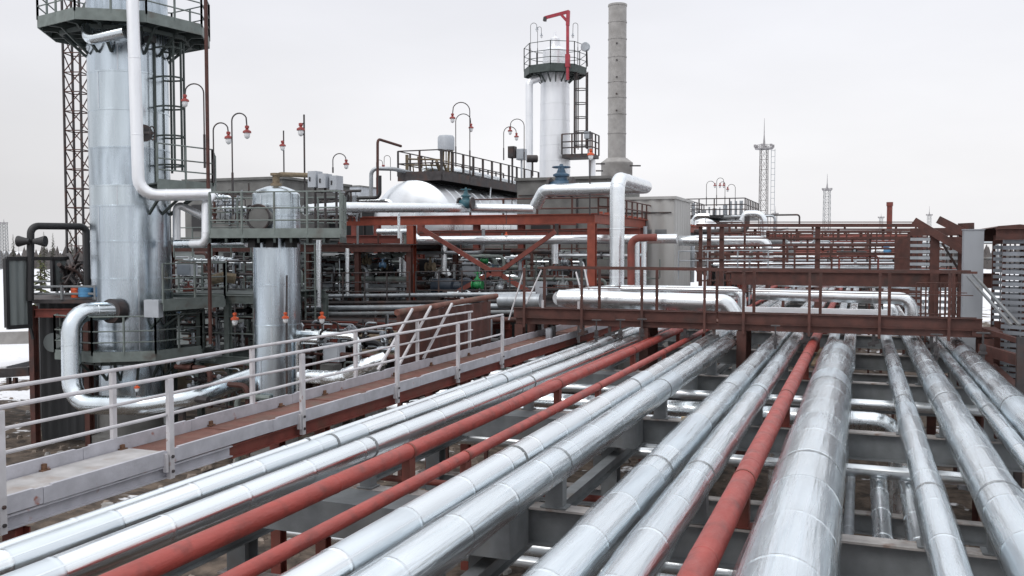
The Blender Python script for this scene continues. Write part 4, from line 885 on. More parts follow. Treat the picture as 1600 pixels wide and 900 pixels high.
def ltower(label, px, pyb, pyt, D, w_, plat, spire, z0=0):
    q = P(px, 388, D); z1 = P(px, pyt, D).z; o = thing('lattice_tower', label, 'lattice tower', (q.x, q.y, z0), 'distant lattice light towers')
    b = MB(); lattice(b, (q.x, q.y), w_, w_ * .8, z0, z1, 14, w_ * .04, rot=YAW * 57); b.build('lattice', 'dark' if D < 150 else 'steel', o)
    b = MB(); b.prism(octa((q.x, q.y), plat), z1, z1 + .12 * plat); rail(b, [(*k, z1 + .1) for k in octa((q.x, q.y), plat)], plat * .35, plat * .03, levels=(1, .5), post=plat, closed=True)
    for k in octa((q.x, q.y), plat * 1.0, 6): b.box((k[0] - .12 * plat, k[1] - .12 * plat, z1 + .2 * plat), (k[0] + .12 * plat, k[1] + .12 * plat, z1 + .5 * plat))
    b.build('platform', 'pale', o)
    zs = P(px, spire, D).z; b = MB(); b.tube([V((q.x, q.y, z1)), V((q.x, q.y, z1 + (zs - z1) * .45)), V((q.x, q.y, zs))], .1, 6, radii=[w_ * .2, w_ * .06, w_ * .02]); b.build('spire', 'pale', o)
    return q, z1, o
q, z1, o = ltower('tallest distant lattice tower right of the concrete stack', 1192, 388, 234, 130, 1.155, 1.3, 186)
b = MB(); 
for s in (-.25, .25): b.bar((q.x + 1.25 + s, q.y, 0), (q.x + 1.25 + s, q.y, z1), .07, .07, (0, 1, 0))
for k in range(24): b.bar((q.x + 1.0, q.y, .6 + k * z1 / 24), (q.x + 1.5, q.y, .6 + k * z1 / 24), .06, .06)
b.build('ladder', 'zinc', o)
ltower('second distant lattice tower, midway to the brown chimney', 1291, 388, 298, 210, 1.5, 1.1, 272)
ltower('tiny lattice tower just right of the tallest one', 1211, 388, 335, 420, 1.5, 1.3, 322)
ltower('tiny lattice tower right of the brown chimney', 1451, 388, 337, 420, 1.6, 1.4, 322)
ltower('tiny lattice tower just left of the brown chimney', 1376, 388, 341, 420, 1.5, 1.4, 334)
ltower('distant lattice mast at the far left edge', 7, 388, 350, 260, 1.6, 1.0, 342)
q = P(1389, 388, 70); t = P(1389, 316, 70).z; b = MB(); b.lathe((q.x, q.y, 0), [(.2, 4), (.2, t - .3), (.24, t - .3), (.24, t)], 14); b.build('chimney', 'redsteel', None, 'thin red brown chimney pipe above the distant pipe rack', 'chimney')
# ================================================================ valves
def valve(label, c, ax, r, m_, mf='dark', stem=1.0, wheel=True, cat='valve'):
    c = V(c); ax = V(ax).normalized(); o = thing('valve', label, cat, c - V((0, 0, r)))
    b = MB(); b.lathe(c, [(r * .6, -r * 1.1), (r * .75, -r * .7), (r, -.3 * r), (r, .3 * r), (r * .75, .7 * r), (r * .6, r * 1.1)], 18, ax)
    b.lathe(c, [(r * .7, r * .5), (r * .62, r * 1.1), (r * .85, r * 1.15), (r * .85, r * 1.35), (r * .5, r * 1.5), (r * .22, r * 2.2), (r * .16, r * 3 * stem)], 16); bd = b.build('body', m_, o)
    for s in (-1, 1): b = MB(); b.lathe(c + ax * (s * r * 1.2), [(r * 1.05, -r * .12), (r * 1.05, r * .12)], 18, ax); b.build('flange', mf, bd)
    if wheel:
        b = MB(); w_ = c + V((0, 0, r * 2.6 * stem)); b.torus(w_, r * .9, r * .07, (0, 0, 1), 18, 6); b.bar(w_ - V((r * .9, 0, 0)), w_ + V((r * .9, 0, 0)), r * .1, r * .1); b.bar(w_ - V((0, r * .9, 0)), w_ + V((0, r * .9, 0)), r * .1, r * .1); b.build('handwheel', m_, o)
    return o
XD = V((1, 0, 0))
# ================================================================ red steel frame in the middle
RY = 31.0
rf = thing('steel_portal_frame', 'bright red brown steel frame with a diagonal cross in the middle of the picture', 'steel frame', (PY(780, 400, RY).x, RY, 0))
zt = PY(780, 343, RY).z
xl, xc, xr = PY(535, 345, RY).x, PY(643, 345, RY).x, PY(925, 340, RY).x
for nm, a, c, h in (('beam', (xl, RY, zt), (xr + .1, RY, zt), .34),): b = MB(); b.ibeam(a, c, .22, h, .03); b.build(nm, 'brightred', rf)
zt2 = zt
ye = PX(1097, 352, xr + .1).y
b = MB(); b.ibeam((xr + .12, RY - .1, zt), (xr + .12, ye, zt), .22, .36, .03)
for k in range(24): b.box((xr + .03, RY + .6 + k * (ye - RY - 1) / 24, zt + .182), (xr + .2, RY + .75 + k * (ye - RY - 1) / 24, zt + .26))
b.build('beam', 'brightred', rf)
for px, y in ((643, RY), (925, RY)):
    b = MB(); q = PY(px, 400, y); b.ibeam((q.x, y, -.1), (q.x, y, zt - .18), .28, .26, .03); b.build('column', 'brightred', rf)
yb_ = PX(1055, 380, xr + .12).y
for y in (yb_, (RY + yb_) / 2):
    b = MB(); b.ibeam((xr + .12, y, -.1), (xr + .12, y, zt - .19), .3, .3, .03); b.build('column', 'redsteel', rf)
for a, c in (((660, 358), (770, 425)), ((868, 362), (780, 425)), ((770, 425), (690, 470)), ((780, 428), (850, 470))):
    b = MB(); b.bar(PY(*a, RY - .25), PY(*c, RY - .25), .1, .16); b.build('brace', 'redsteel', rf)
b = MB(); q = PY(776, 425, RY - .32); b.box((q.x - .2, q.y - .03, q.z - .16), (q.x + .2, q.y - .01, q.z + .16)); b.build('gusset', 'redsteel', rf)
for a, c in (((1010, 362), (1040, 440)), ((1050, 362), (1022, 440))):
    b = MB(); b.bar(PX(a[0], a[1], xr + .12), PX(c[0], c[1], xr + .12), .09, .12); b.build('brace', 'redsteel', rf)
Y2 = 34.5
rb = thing('steel_portal_frame', 'dark red rear steel frame with lower beams behind the diagonal cross', 'steel frame', (PY(780, 400, Y2).x, Y2, 0))
for a, c in (((530, 374), (640, 374)), ((655, 367), (1000, 363)), ((700, 345), (900, 345))):
    b = MB(); b.ibeam(PY(*a, Y2), PY(*c, Y2), .2, .34, .03); b.build('beam', 'redsteel', rb)
for px in (658, 745, 815, 870, 590, 555):
    b = MB(); q = PY(px, 400, Y2 + .2); b.ibeam((q.x, q.y, -.1), (q.x, q.y, PY(px, 350, Y2).z), .24, .24, .02); b.build('column', 'redsteel', rb)
b = MB(); rail(b, [PY(735, 340, Y2 - .5), PY(950, 338, Y2 - .5)], .72, .03, levels=(1, .45), post=1.3); b.build('railing', 'brown', rb)
b = MB(); rail(b, [PY(935, 336, 30.5), PY(960, 337, 30.5), PX(1040, 346, xr)], .6, .025, levels=(1, .5), post=1.2); b.build('railing', 'brown', None, 'thin brown railing above the red frame corner', 'railing')
# pipes on it
pipe('header_pipe', 'long thick silver pipe running across in front of the horizontal tank', [P(478, 328, 28), P(535, 324, 30), PY(735, 325, 31.6), PY(835, 327, 31.6)], .17, 'film_x', .3, bands=1.2)
pipe('header_pipe', 'long white pipe passing behind the diagonal cross', [PY(655, 376, 32), PY(1058, 373, 32)], .165, 'film_x', bands=2)
b = MB(); q = PY(650, 376, 32); 
pipe('header_pipe', 'short silver pipe end left of the red column', [PY(590, 362, 33.5), PY(640, 362, 33.5), PY(660, 378, 33)], .12, 'clad', .2)
pipe('hanging_pipe', 'white vertical pipe hanging left of the diagonal cross', [PY(694, 380, 32.2), PY(694, 428, 32.2)], .12, 'film_x')
pipe('hanging_pipe', 'white vertical pipe with elbow behind the blue pump', [PY(702, 432, 32.6), PY(694, 420, 32.6), PY(684, 424, 32.6), PY(684, 445, 32.6)], .13, 'film_x', .3)
pipe('hanging_pipe', 'white vertical pipe hanging right of the diagonal cross', [PY(867, 380, 32.2), PY(867, 412, 32.2)], .13, 'film_x')
pipe('hanging_pipe', 'slender white pipe left of the red column', [PY(632, 382, 32), PY(632, 443, 32)], .09, 'film_x')
pipe('hanging_pipe', 'slender white pipe right of the second vessel', [PY(498, 375, 28), PY(498, 478, 28)], .09, 'film_x')
pipe('hanging_pipe', 'slender pale pipe midway between vessel and red column', [PY(543, 388, 29), PY(543, 462, 29)], .07, 'film_x')
valve('tall teal gate valve on the thick silver pipe in front of the tank', PY(728, 318, 31.3), XD, .22, 'teal', 'dark', .9)
valve('large dark blue valve with handwheel on the pipe left of the tall riser', PY(877, 293, 30.6), XD, .34, 'blue', 'dark', .8)
valve('bright green valve in front of the diagonal cross', PY(746, 445, 30.4), XD, .15, 'gvalve', 'gvalve', 1.1)
valve('small green valve above the bright green one', PY(757, 408, 33), XD, .1, 'gvalve', 'gvalve', .8)
valve('grey valve on the floor right of the green valve', PY(782, 450, 31), XD, .16, 'zinc', 'dark', 1)
valve('bright blue valve far off on the distant pipe rack', PY(1385, 393, 42), XD, .16, 'sky_blue', 'dark', .8)
pump = thing('pump', 'dark blue pump with motor between the red column and the green valve', 'pump', PY(700, 465, 31))
b = MB(); c = PY(696, 448, 31); b.lathe(c, [(.1, -.55), (.28, -.5), (.32, -.1), (.32, .35), (.2, .4), (.2, .7)], 16, XD); b.build('motor', 'navy', pump)
b = MB(); b.lathe(c + V((.85, 0, 0)), [(.3, -.12), (.36, 0), (.3, .12)], 16, V((0, 1, 0))); b.build('casing', 'navy', pump)
b = MB(); b.box((c.x - .7, c.y - .3, c.z - .5), (c.x + 1.2, c.y + .3, c.z - .33)); b.build('base_frame', 'dark', pump)
# ================================================================ horizontal tank with platform
TX = PY(650, 330, 36).x; TZ = PY(650, 358, 36).z; TRd = 2.05
zc0 = TZ
tk = thing('horizontal_tank', 'large horizontal silver tank with a domed end under a black railed platform', 'tank', (TX, 42, 0))
ty0, ty1 = 37.0, 50.0; tx = PY(645, 330, ty0).x; tz = PY(668, 281, ty0).z - TRd
b = MB(); prof = [(.01, -.42), (TRd * .4, -.38), (TRd * .8, -.2), (TRd * .96, -.06), (TRd, 0)]
for k in range(1, 13): prof += [(TRd, k - .12), (TRd, k * 1.0 - .03), (TRd + .012, k - .02), (TRd + .012, k + .02), (TRd, k + .03), (TRd, k + .12)]
prof += [(TRd, ty1 - ty0), (TRd * .7, ty1 - ty0 + .5), (.01, ty1 - ty0 + .7)]
b.lathe((tx, ty0, tz), prof, 56, (0, 1, 0)); b.build('shell', 'cladt', tk)
for y in (39, 44, 48.5):
    b = MB(); b.box((tx - 1.7, y - .2, -.1), (tx + 1.7, y + .2, tz - TRd * .55)); b.build('saddle', 'concd', tk)
plx0, plx1 = PY(622, 265, ty0 + .4).x, PY(690, 268, ty0 + .4).x; plz = tz + TRd + .22
b = MB(); b.box((plx0, ty0 + .4, plz), (plx1, ty1 + .6, plz + .08))
for k in range(14): b.box((plx0 + .05, ty0 + .6 + k, plz - .2), (plx1 - .05, ty0 + .7 + k, plz - .003))
tp_ = b.build('platform', 'black', tk)
b = MB(); b.box((plx1, ty0 + .4, plz - .22), (plx1 + .05, ty1 + .6, plz + .2)); b.box((plx0, ty0 + .35, plz - .22), (plx1, ty0 + .397, plz + .2)); b.build('platform_edge', 'dark', tp_)
b = MB(); rail(b, [(plx1, ty0 + .4, plz), (plx1, ty1 + .6, plz)], 1.15, .028, levels=(1, .5), post=1.15, pw=.09); rail(b, [(plx0, ty1 + .6, plz), (plx0, ty0 + .4, plz), (plx1, ty0 + .4, plz)], 1.15, .028, levels=(1, .5), post=1.15, pw=.07); b.build('railing', 'dark', tp_)
pipe('platform_pipe', 'silver pipe snaking along the tank platform', [(plx0 + .7, ty0 + 1.2, plz + .12), (plx0 + 1.0, ty0 + 1.5, plz + .45), (plx1 - .5, ty0 + 3.5, plz + .42), (plx1 - .5, ty1 - 1, plz + .3), (plx1 + .1, ty1, plz + .1)], .17, 'clad', .4)
pipe('platform_pipe', 'grey pipe arching over the left end of the tank', [PY(580, 320, 36.5), PY(580, 263, 36.5), PY(615, 264, 36.8), PY(650, 272, 38)], .09, 'zinc', .3)
pipe('platform_pipe', 'brown pipe arm reaching from the left onto the tank platform', [PY(590, 330, 35.5), PY(590, 217, 35.5), (plx0 + .1, ty0 + .5, PY(630, 226, ty0).z)], .06, 'brown', .2, bands=0)
c = (tx + .35, ty0 + 2.6); q = PY(697, 224, ty0 + 2.6)
o = thing('motor_drum', 'pale grey drum shaped actuator above the tank platform', 'actuator', (q.x, q.y, plz + .1))
b = MB(); b.lathe((q.x, q.y, q.z - .36), [(.3, 0), (.4, .03), (.4, .62), (.34, .72), (.01, .74)], 20); b.build('drum', 'egrey', o)
b = MB()
for k in range(5): b.tube([(q.x - .3 + k * .15, q.y + random.uniform(-.2, .2), plz + .1), (q.x - .3 + k * .15, q.y, q.z - .35)], random.choice((.03, .06)), 8)
b.torus((q.x, q.y, plz + .5), .3, .02); b.build('stand', 'wool', o)
b = MB(); q2 = PY(635, 245, ty0 + 1)
for k in range(7): b.tube([(plx0 + .2 + k * .3, ty0 + .9 + .1 * k, plz + .1), (plx0 + .2 + k * .3, ty0 + .9, plz + random.uniform(.5, 1.1))], random.choice((.03, .05, .08)), 8)
b.tube([(plx0 + .1, ty0 + 1, plz + .85), (plx0 + 2.0, ty0 + 1, plz + .75)], .04, 6); b.tube([(plx0 + .1, ty0 + 1.2, plz + .6), (plx0 + 2.0, ty0 + 1.2, plz + .5)], .04, 6); b.build('pipe_manifold', 'wool', None, 'cluster of small brown instrument pipes on the near end of the tank platform', 'manifold')
for k, (x0, x1, y0, y1, D, l) in enumerate(((795, 806, 229, 247, 47, 'dark grey instrument box at the far end of the tank platform'), (808, 822, 233, 250, 47, 'pale instrument box at the far end of the tank platform'), (824, 840, 243, 253, 49, 'dark round motor beside the rear column'))):
    a, c = P(x0, y0, D), P(x1, y1, D); b = MB(); cy = (a.y + c.y) / 2
    if k < 2:
        b.box((a.x, cy - .2, c.z), (c.x, cy + .2, a.z)); b.box((a.x + .05, cy - .24, c.z + .05), (c.x - .05, cy - .2, a.z - .05)); b.bar(((a.x + c.x) / 2, cy, c.z), ((a.x + c.x) / 2, cy, plz), .08, .08)
    else: b.lathe(P(832, 248, D), [(.05, -.35), (.2, -.3), (.2, .25), (.12, .3)], 12, RT); b.bar(P(832, 248, D), P(832, 275, D), .08, .08)
    b.build('instrument_box', ['dark', 'egrey', 'dark'][k], None, l, 'instrument')
b = MB(); b.bar((plx1 + .1, ty0 + 6, plz - .2), PY(765, 320, 36), .05, .05); b.build('stay_rod', 'zinc', None, 'thin slanting rod below the tank platform', 'rod')
# ================================================================ rear column
RC = P(867, 200, 60); rc = (RC.x, RC.y); bt = thing('distillation_column', 'white clad rear column with a railed platform and small dome, left of the concrete stack', 'column', (rc[0], rc[1], 0))
zr = lambda py: P(867, py, 59).z
shell(bt, 'shell', rc, 1.15, 0, zr(112), 'cladw', [zr(y) for y in (250, 225, 210, 186, 160, 134)], seg=40, r1=.93)
shell(bt, 'upper_shell', rc, .80, zr(112), zr(76), 'cladw', [zr(94)], seg=32, top=[(.9, .1), (.45, .3), (.40, .5), (.40, .8), (.12, .95), (.08, 1.3)])
ring_deck(bt, rc, zr(106), 2.05, .95, .5, 8, 1.5, m_='dgreen', floor='dgreen', a0=10, post=1.5)
q = P(898, 200, 59.0); caged_ladder(bt, (q.x, q.y, zr(240)), zr(108), RT - FW * .2, cage0=.5, m_='dark', step=.5)
q = P(907, 245, 59); 
b = MB(); b.box((q.x - 1.0, q.y - .8, q.z - .12), (q.x + 1.0, q.y + .8, q.z + .12)); rail(b, [(q.x - 1, q.y - .8, q.z + .1), (q.x + 1, q.y - .8, q.z + .1), (q.x + 1, q.y + .8, q.z + .1)], 1.3, .04, post=.7); b.build('side_platform', 'dark', bt)
pipe('downcomer_pipe', 'pale thin pipe standing left of the rear column', [P(827, 285, 59.3), P(827, 128, 59.3), P(842, 122, 59.4)], .24, 'cladw', .3)
pipe('downcomer_pipe', 'pale thin pipe right of the rear column lower part', [P(925, 285, 59.5), P(925, 246, 59.5)], .22, 'cladw')
dv = thing('davit_crane', 'bright red davit crane arm on top of the rear column', 'davit crane', P(887, 95, 58.2))
D_ = 58.0
b = MB(); b.bar(P(887, 125, D_), P(887, 38, D_), .16, .16, (0, 1, 0)); b.bar(P(887, 105, D_), P(887, 85, D_), .26, .26, (0, 1, 0)); b.build('mast', 'davit', dv)
b = MB(); b.bar(P(889, 18, D_), P(851, 28, D_), .12, .2); b.bar(P(888, 17, D_), P(887, 40, D_), .2, .2, (0, 1, 0)); b.bar(P(887, 34, D_), P(876, 22, D_), .1, .16); b.build('arm', 'davit', dv)
b = MB(); b.bar(P(852, 27, D_), P(851, 33, D_), .18, .2, (0, 1, 0)); b.build('hook_block', 'dark', dv)
lamp('thin gooseneck lamp at the left of the rear column top platform', 829, 103, 36, 839, 46, 58.5, 'zinc', s=.8); lamp('second thin gooseneck lamp inside the rear column top rail', 840, 100, 42, 846, 56, 59.5, 'zinc', s=.8)
lamp('thin gooseneck lamp at the right of the rear column top platform', 903, 100, 36, 895, 56, 59, 'zinc', s=.8)
o = thing('floodlight', 'round grey floodlight on the right of the rear column top platform', 'floodlight', P(917, 104, 58.5)); b = MB(); b.bar(P(918, 104, 58.5), P(917, 76, 58.5), .06, .06, (0, 1, 0)); b.build('post', 'dark', o); b = MB(); b.lathe(P(916, 74, 58.4), [(.1, -.15), (.28, 0), (.3, .2), (.28, .22)], 14, -FW - RT * .6); b.build('housing', 'zinc', o)
o = thing('floodlight', 'square grey floodlight beside the rear column side platform', 'floodlight', P(919, 240, 58.2)); b = MB(); b.bar(P(919, 240, 58.2), P(919, 217, 58.2), .06, .06, (0, 1, 0)); b.build('post', 'dark', o); b = MB(); a, c = P(914, 206, 58.2), P(924, 217, 58.2); b.box((a.x, a.y - .2, c.z), (c.x, a.y + .2, a.z)); b.build('housing', 'zinc', o)
# ================================================================ concrete stack
SC = P(964, 200, 75); st = thing('concrete_stack', 'tall grey concrete stack built of ring segments on a wider base', 'stack', (SC.x, SC.y, 0))
zs = lambda py: P(964, py, 74.3).z
rr = .735; prof = [(rr, zs(246))]
for y in (207, 177, 151, 127, 88, 60, 34):
    z = zs(y); prof += [(rr, z - .05), (rr + .035, z - .04), (rr + .035, z + .04), (rr, z + .05)]
prof += [(rr, zs(9)), (rr + .04, zs(9)), (rr + .04, zs(6)), (rr - .15, zs(6)), (rr - .15, zs(12))]
b = MB(); b.lathe((SC.x, SC.y, 0), prof, 36); b.build('shaft', 'conc', st)
b = MB(); b.lathe((SC.x, SC.y, 0), [(1.28, 0), (1.28, zs(257)), (1.32, zs(256)), (1.32, zs(253)), (.9, zs(247)), (.85, zs(246))], 36); b.build('base', 'conc', st)
b = MB()
for y, xa, xb in ((256, 931, 945), (267, 931, 942), (277, 931, 942), (259, 984, 1001)): b.bar(P(xa, y, 73.6), P(xb, y, 73.6), .2, .1)
for k in range(5): b.box((SC.x + rr * .2 - .06, SC.y - rr - .04, zs(70 + k * 26)), (SC.x + rr * .2 + .06, SC.y - rr + .02, zs(70 + k * 26) + .12))
b.build('bracket', 'dark', st)
# ================================================================ buildings
def block(label, px0, px1, y, pyt, mat_, name='building', depth=6, corr=False, openings=()):
    a, c = PY(px0, 388, y), PY(px1, 388, y); z = PY((px0 + px1) / 2, pyt, y).z; o = thing(name, label, 'building', ((a.x + c.x) / 2, y + depth / 2, 0))
    b = MB()
    if corr: b.sheet((c.x, y), (a.x, y), -.1, z, .5, .05); b.sheet((c.x, y + depth), (c.x, y + .06), -.1, z, .5, .05); b.box((a.x + .05, y + .1, -.1), (c.x - .08, y + depth, z - .03))
    else:
        b.box((a.x, y, -.1), (c.x, y + depth, z)); n = int((c.x - a.x) / 1.5)
        for k in range(1, n): b.box((a.x + k * 1.5 - .015, y - .008, 0), (a.x + k * 1.5 + .015, y, z))
        for k in range(1, int(z / 1.2)): b.box((a.x, y - .006, k * 1.2 - .012), (c.x, y, k * 1.2 + .012))
    b.build('wall', mat_, o)
    b = MB(); b.box((a.x - .1, y - .1, z + .002), (c.x + .1, y + depth + .1, z + .12)); b.build('roof', 'concd' if not corr else 'corr', o)
    b = MB(); rx = random.Random(len(label))
    for k in range(3): xx = a.x + (c.x - a.x) * rx.uniform(.1, .9); b.box((xx - .25, y - .06, z * .80), (xx + .25, y - .012, z * .80 + .35)); [b.box((xx - .23, y - .08, z * .80 + .04 + j * .07), (xx + .23, y - .061, z * .80 + .06 + j * .07)) for j in range(4)]
    b.build('vent', 'steel', o)
    b = MB(); b.tube([(a.x + .1, y - .08, z * .93), (c.x - .1, y - .08, z * .93)], .03, 6); xx = a.x + (c.x - a.x) * rx.uniform(.3, .7); b.tube([(xx, y - .08, 0), (xx, y - .08, z * .93)], .04, 6); b.build('conduit', 'dark', o)
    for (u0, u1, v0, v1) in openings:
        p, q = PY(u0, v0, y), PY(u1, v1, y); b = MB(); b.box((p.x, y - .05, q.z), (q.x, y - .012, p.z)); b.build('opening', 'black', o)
    return o
block('grey concrete building behind the crossed lamps and second vessel', 290, 442, 36, 282, 'concd', openings=((300, 330, 320, 360), (345, 375, 392, 440)))
block('dark concrete building behind the red frame and blue valve', 808, 948, 37, 281, 'concd', openings=((830, 860, 345, 370), (880, 915, 395, 440)))
block('pale corrugated building behind the tall silver riser', 948, 1053, 39, 312, 'corr', corr=True, depth=4)
block('dark low building filling the gap behind the second vessel', 430, 640, 40, 330, 'corrd', depth=5, openings=((520, 560, 395, 440),))
block('low dark sheet building behind the left column', 262, 430, 33, 375, 'corrg', depth=5, openings=((350, 372, 395, 445),))
block('dark low building behind the diagonal cross', 655, 950, 38.5, 388, 'corrd', depth=3)
# slanted conveyor-like rod at right of corrugated building
b = MB(); b.tube([PY(1052, 314, 45), PY(1080, 342, 45)], .08, 6); b.tube([PY(1058, 326, 45), PY(1064, 330, 45)], .2, 8); b.build('slanting_strut', 'dark', None, 'dark slanting strut at the roof corner of the corrugated building', 'strut')
# ================================================================ process area: steel decks and tangle of pipes
def deck_frame(label, px0, px1, y, zs_, depth, m_, nx, rail_on=None, floor='dark'):
    a, c = PY(px0, 400, y).x, PY(px1, 400, y).x; o = thing('process_deck', label, 'steel deck', ((a + c) / 2, y + depth / 2, 0)); top = max(zs_)
    for k in range(nx + 1):
        x_ = a + (c - a) * k / nx
        for yy in (y, y + depth): b = MB(); b.ibeam((x_, yy, -.1), (x_, yy, top), .18, .18, .02); b.build('column', m_, o)
    for z in zs_:
        for yy in (y, y + depth): b = MB(); b.ibeam((a - .1, yy - .12, z), (c + .1, yy - .12, z), .16, .26, .02); b.build('beam', m_, o)
        b = MB(); b.box((a, y, z + .13), (c, y + depth, z + .16))
        for k in range(int((c - a) / .8)): b.bar((a + .4 + k * .8, y, z + .05), (a + .4 + k * .8, y + depth, z + .05), .06, .12)
        b.build('floor', floor, o)
    if rail_on is not None:
        b = MB(); rail(b, [(a, y - .05, rail_on), (c, y - .05, rail_on)], 1.1, .025, levels=(1, .5), post=1.2); b.build('railing', m_, o)
    return o
deck_frame('grey green two level deck between the left column and second vessel', 268, 400, 24.4, [PY(320, 466, 24.4).z, PY(320, 560, 24.4).z], 4, 'green', 3, PY(320, 545, 24.4).z, 'dgreen')
deck_frame('dark red roofed deck behind the second vessel under its pipes', 268, 640, 29.5, [PY(400, 388, 29.5).z], 4, 'brown', 5)
deck_frame('dark steel deck under the diagonal cross with grey pipes', 470, 940, 30.0, [PY(700, 474, 30).z - .2], 6, 'brown', 6, None)
deck_frame('low rusty deck behind the walkway, below the grey pipes', 470, 760, 27.5, [PY(600, 510, 27.5).z], 2, 'redsteel', 5)
GP = [('grey pipe, uppermost of the row under the diagonal cross', 463, 29.4, .075, 'zinc'), ('grey pipe second in the row under the diagonal cross', 474, 29.2, .06, 'dark'), ('silver grey pipe third in the row under the diagonal cross', 482, 28.9, .10, 'zinc'), ('dull pipe fourth in the row under the diagonal cross', 491, 28.6, .07, 'steel'), ('brown pipe lowest in the row under the diagonal cross', 503, 28.4, .09, 'brown')]
for l, py, y, r_, m_ in GP: pipe('row_pipe', l, [PY(478, py, y), PY(838, py - 4, y)], r_, m_, bands=2)
pipe('row_pipe', 'thick pale grey pipe ending at the bridge behind the last walkway post', [PY(780, 470, 27), PY(845, 470, 27)], .22, 'zinc', bands=1)
CW = dict(dark='dark grey', zinc='dull zinc', brown='brown', steel='grey', clad='silver', black='black', green='grey green', redsteel='red brown', red='red', film_x='white', blue='blue', wool='tan')
# random tangle, kept in labelled groups
def clutter(zone, n, label, group, name='process_pipe', mats=('dark', 'dark', 'zinc', 'brown', 'steel', 'clad', 'black', 'green'), rmax=.1, vert=.5):
    x0, x1, y0, y1, d0, d1 = zone
    for k in range(n):
        px, py, y = random.uniform(x0, x1), random.uniform(y0, y1), random.uniform(d0, d1); r_ = random.uniform(.025, rmax); m_ = random.choice(mats); p = PY(px, py, y)
        t = random.random()
        if t < vert: h = random.uniform(.8, 2.6); pts = [p + V((0, 0, -h)), p, p + V((random.choice((-1, 1)) * random.uniform(.3, 1.4), 0, 0))]
        elif t < .85: L_ = random.uniform(1, 4); pts = [p, p + V((L_, 0, 0)), p + V((L_, 0, random.choice((-1, 1)) * random.uniform(.4, 1.2)))]
        else: pts = [p, p + V((0, random.uniform(.8, 2.5), 0)), p + V((random.uniform(-1, 1), random.uniform(.8, 2.5), random.uniform(-1, .2)))]
        b = MB(); b.tube(bend(pts, r_ * 3, 4), r_, 8)
        for q in (pts[0], pts[1]):
            d = (pts[1] - pts[0]).normalized(); b.lathe(pts[0].lerp(pts[1], .5), [(r_ * 1.7, -.03), (r_ * 1.7, .03)], 8, d)
        form = 'upright' if t < vert else 'level' if t < .85 else 'receding'
        b.build(name, m_, None, f"{'thin' if r_ < .05 else 'medium' if r_ < .08 else 'thick'} {CW[m_]} {form} pipe {label.split('pipe ', 1)[1]}", 'pipe', group)
clutter((470, 640, 392, 455, 30, 36), 40, 'narrow pipe in the tangle between the second vessel and the red column', 'pipes in the tangle right of the second vessel')
clutter((655, 930, 392, 460, 31.5, 37), 50, 'narrow pipe in the tangle behind the diagonal cross', 'pipes in the tangle behind the diagonal cross')
clutter((270, 395, 395, 560, 25.5, 32), 42, 'narrow pipe in the tangle between the left column and second vessel', 'pipes in the tangle left of the second vessel')
clutter((440, 760, 520, 575, 22, 27), 24, 'narrow pipe in the low tangle just beyond the walkway', 'pipes low beyond the walkway')
clutter((240, 440, 560, 640, 21, 25), 16, 'narrow pipe near the ground between the column feet', 'pipes near the ground at the column feet')
clutter((440, 560, 300, 350, 29, 33), 8, 'narrow pipe above the second vessel platform', 'pipes right of the second vessel platform', vert=.3)
def fitting(px, py, y, s, m_, label, group):
    label = f"{'tiny' if s < .12 else 'small' if s < .16 else 'larger'} {CW[m_]} valve {label.split('valve ', 1)[1]}"
    c = PY(px, py, y); o = MB(); ax = random.choice((XD, V((0, 1, 0)))); o.lathe(c, [(s * .6, -s), (s, -s * .9), (s, -s * .7), (s * .55, -s * .6), (s * .8, 0), (s * .55, s * .6), (s, s * .7), (s, s * .9), (s * .6, s)], 10, ax)
    o.lathe(c, [(s * .4, 0), (s * .3, s * 1.2), (s * .15, s * 2)], 8); o.torus(c + V((0, 0, s * 2)), s * .8, s * .08, (0, 0, 1), 12, 4); o.build('valve', m_, None, label, 'valve', group)
for k in range(46):
    z = random.choice(((470, 640, 400, 468, 29, 33), (655, 930, 400, 468, 30.5, 34), (275, 395, 400, 600, 24, 29)))
    i = 0 if z[0] == 470 else 1 if z[0] == 655 else 2
    fitting(random.uniform(z[0], z[1]), random.uniform(z[2], z[3]), random.uniform(z[4], z[5]), random.uniform(.08, .2), random.choice(('dark', 'zinc', 'blue', 'steel', 'brown', 'redsteel', 'wool')),
            ('small valve in the tangle right of the second vessel', 'small valve in the tangle behind the diagonal cross', 'small valve in the tangle left of the second vessel')[i], ('valves right of the second vessel', 'valves behind the diagonal cross', 'valves left of the second vessel')[i])
for px0, py0, px1, py1, y, m_, l in ((722, 410, 744, 432, 33, 'egrey', 'grey electrical cabinet behind the green valve'), (835, 440, 850, 462, 31, 'egrey', 'white drum shaped cabinet right of the diagonal cross'), (505, 537, 530, 566, 23, 'egrey', 'pale grey electrical box seen through the walkway rails'), (276, 413, 298, 430, 25, 'egrey', 'white notice box between the left column and second vessel'), (655, 405, 685, 432, 34, 'corrd', 'dark square duct right of the red column'), (286, 472, 308, 492, 24.2, 'steel', 'grey junction box under the middle deck by the left column'), (303, 524, 312, 540, 25.5, 'wool', 'small brown box on the deck between column and vessel')):
    a, c = PY(px0, py0, y), PY(px1, py1, y); o = thing('electrical_box', l, 'electrical box', ((a.x + c.x) / 2, y, c.z)); b = MB(); b.box((a.x, y, c.z), (c.x, y + .35, a.z)); b.build('box', m_, o)
    b = MB(); b.box((a.x + .04, y - .02, c.z + .04), (c.x - .04, y - .002, a.z - .04)); b.build('door', m_, o)
b = MB(); b.tube([PY(330, 437, 25), PY(350, 432, 25), PY(368, 435, 25.2)], .16, 10, wob=.15); b.build('insulated_pipe', 'wool', None, 'ragged brown insulated pipe left of the second vessel', 'pipe')
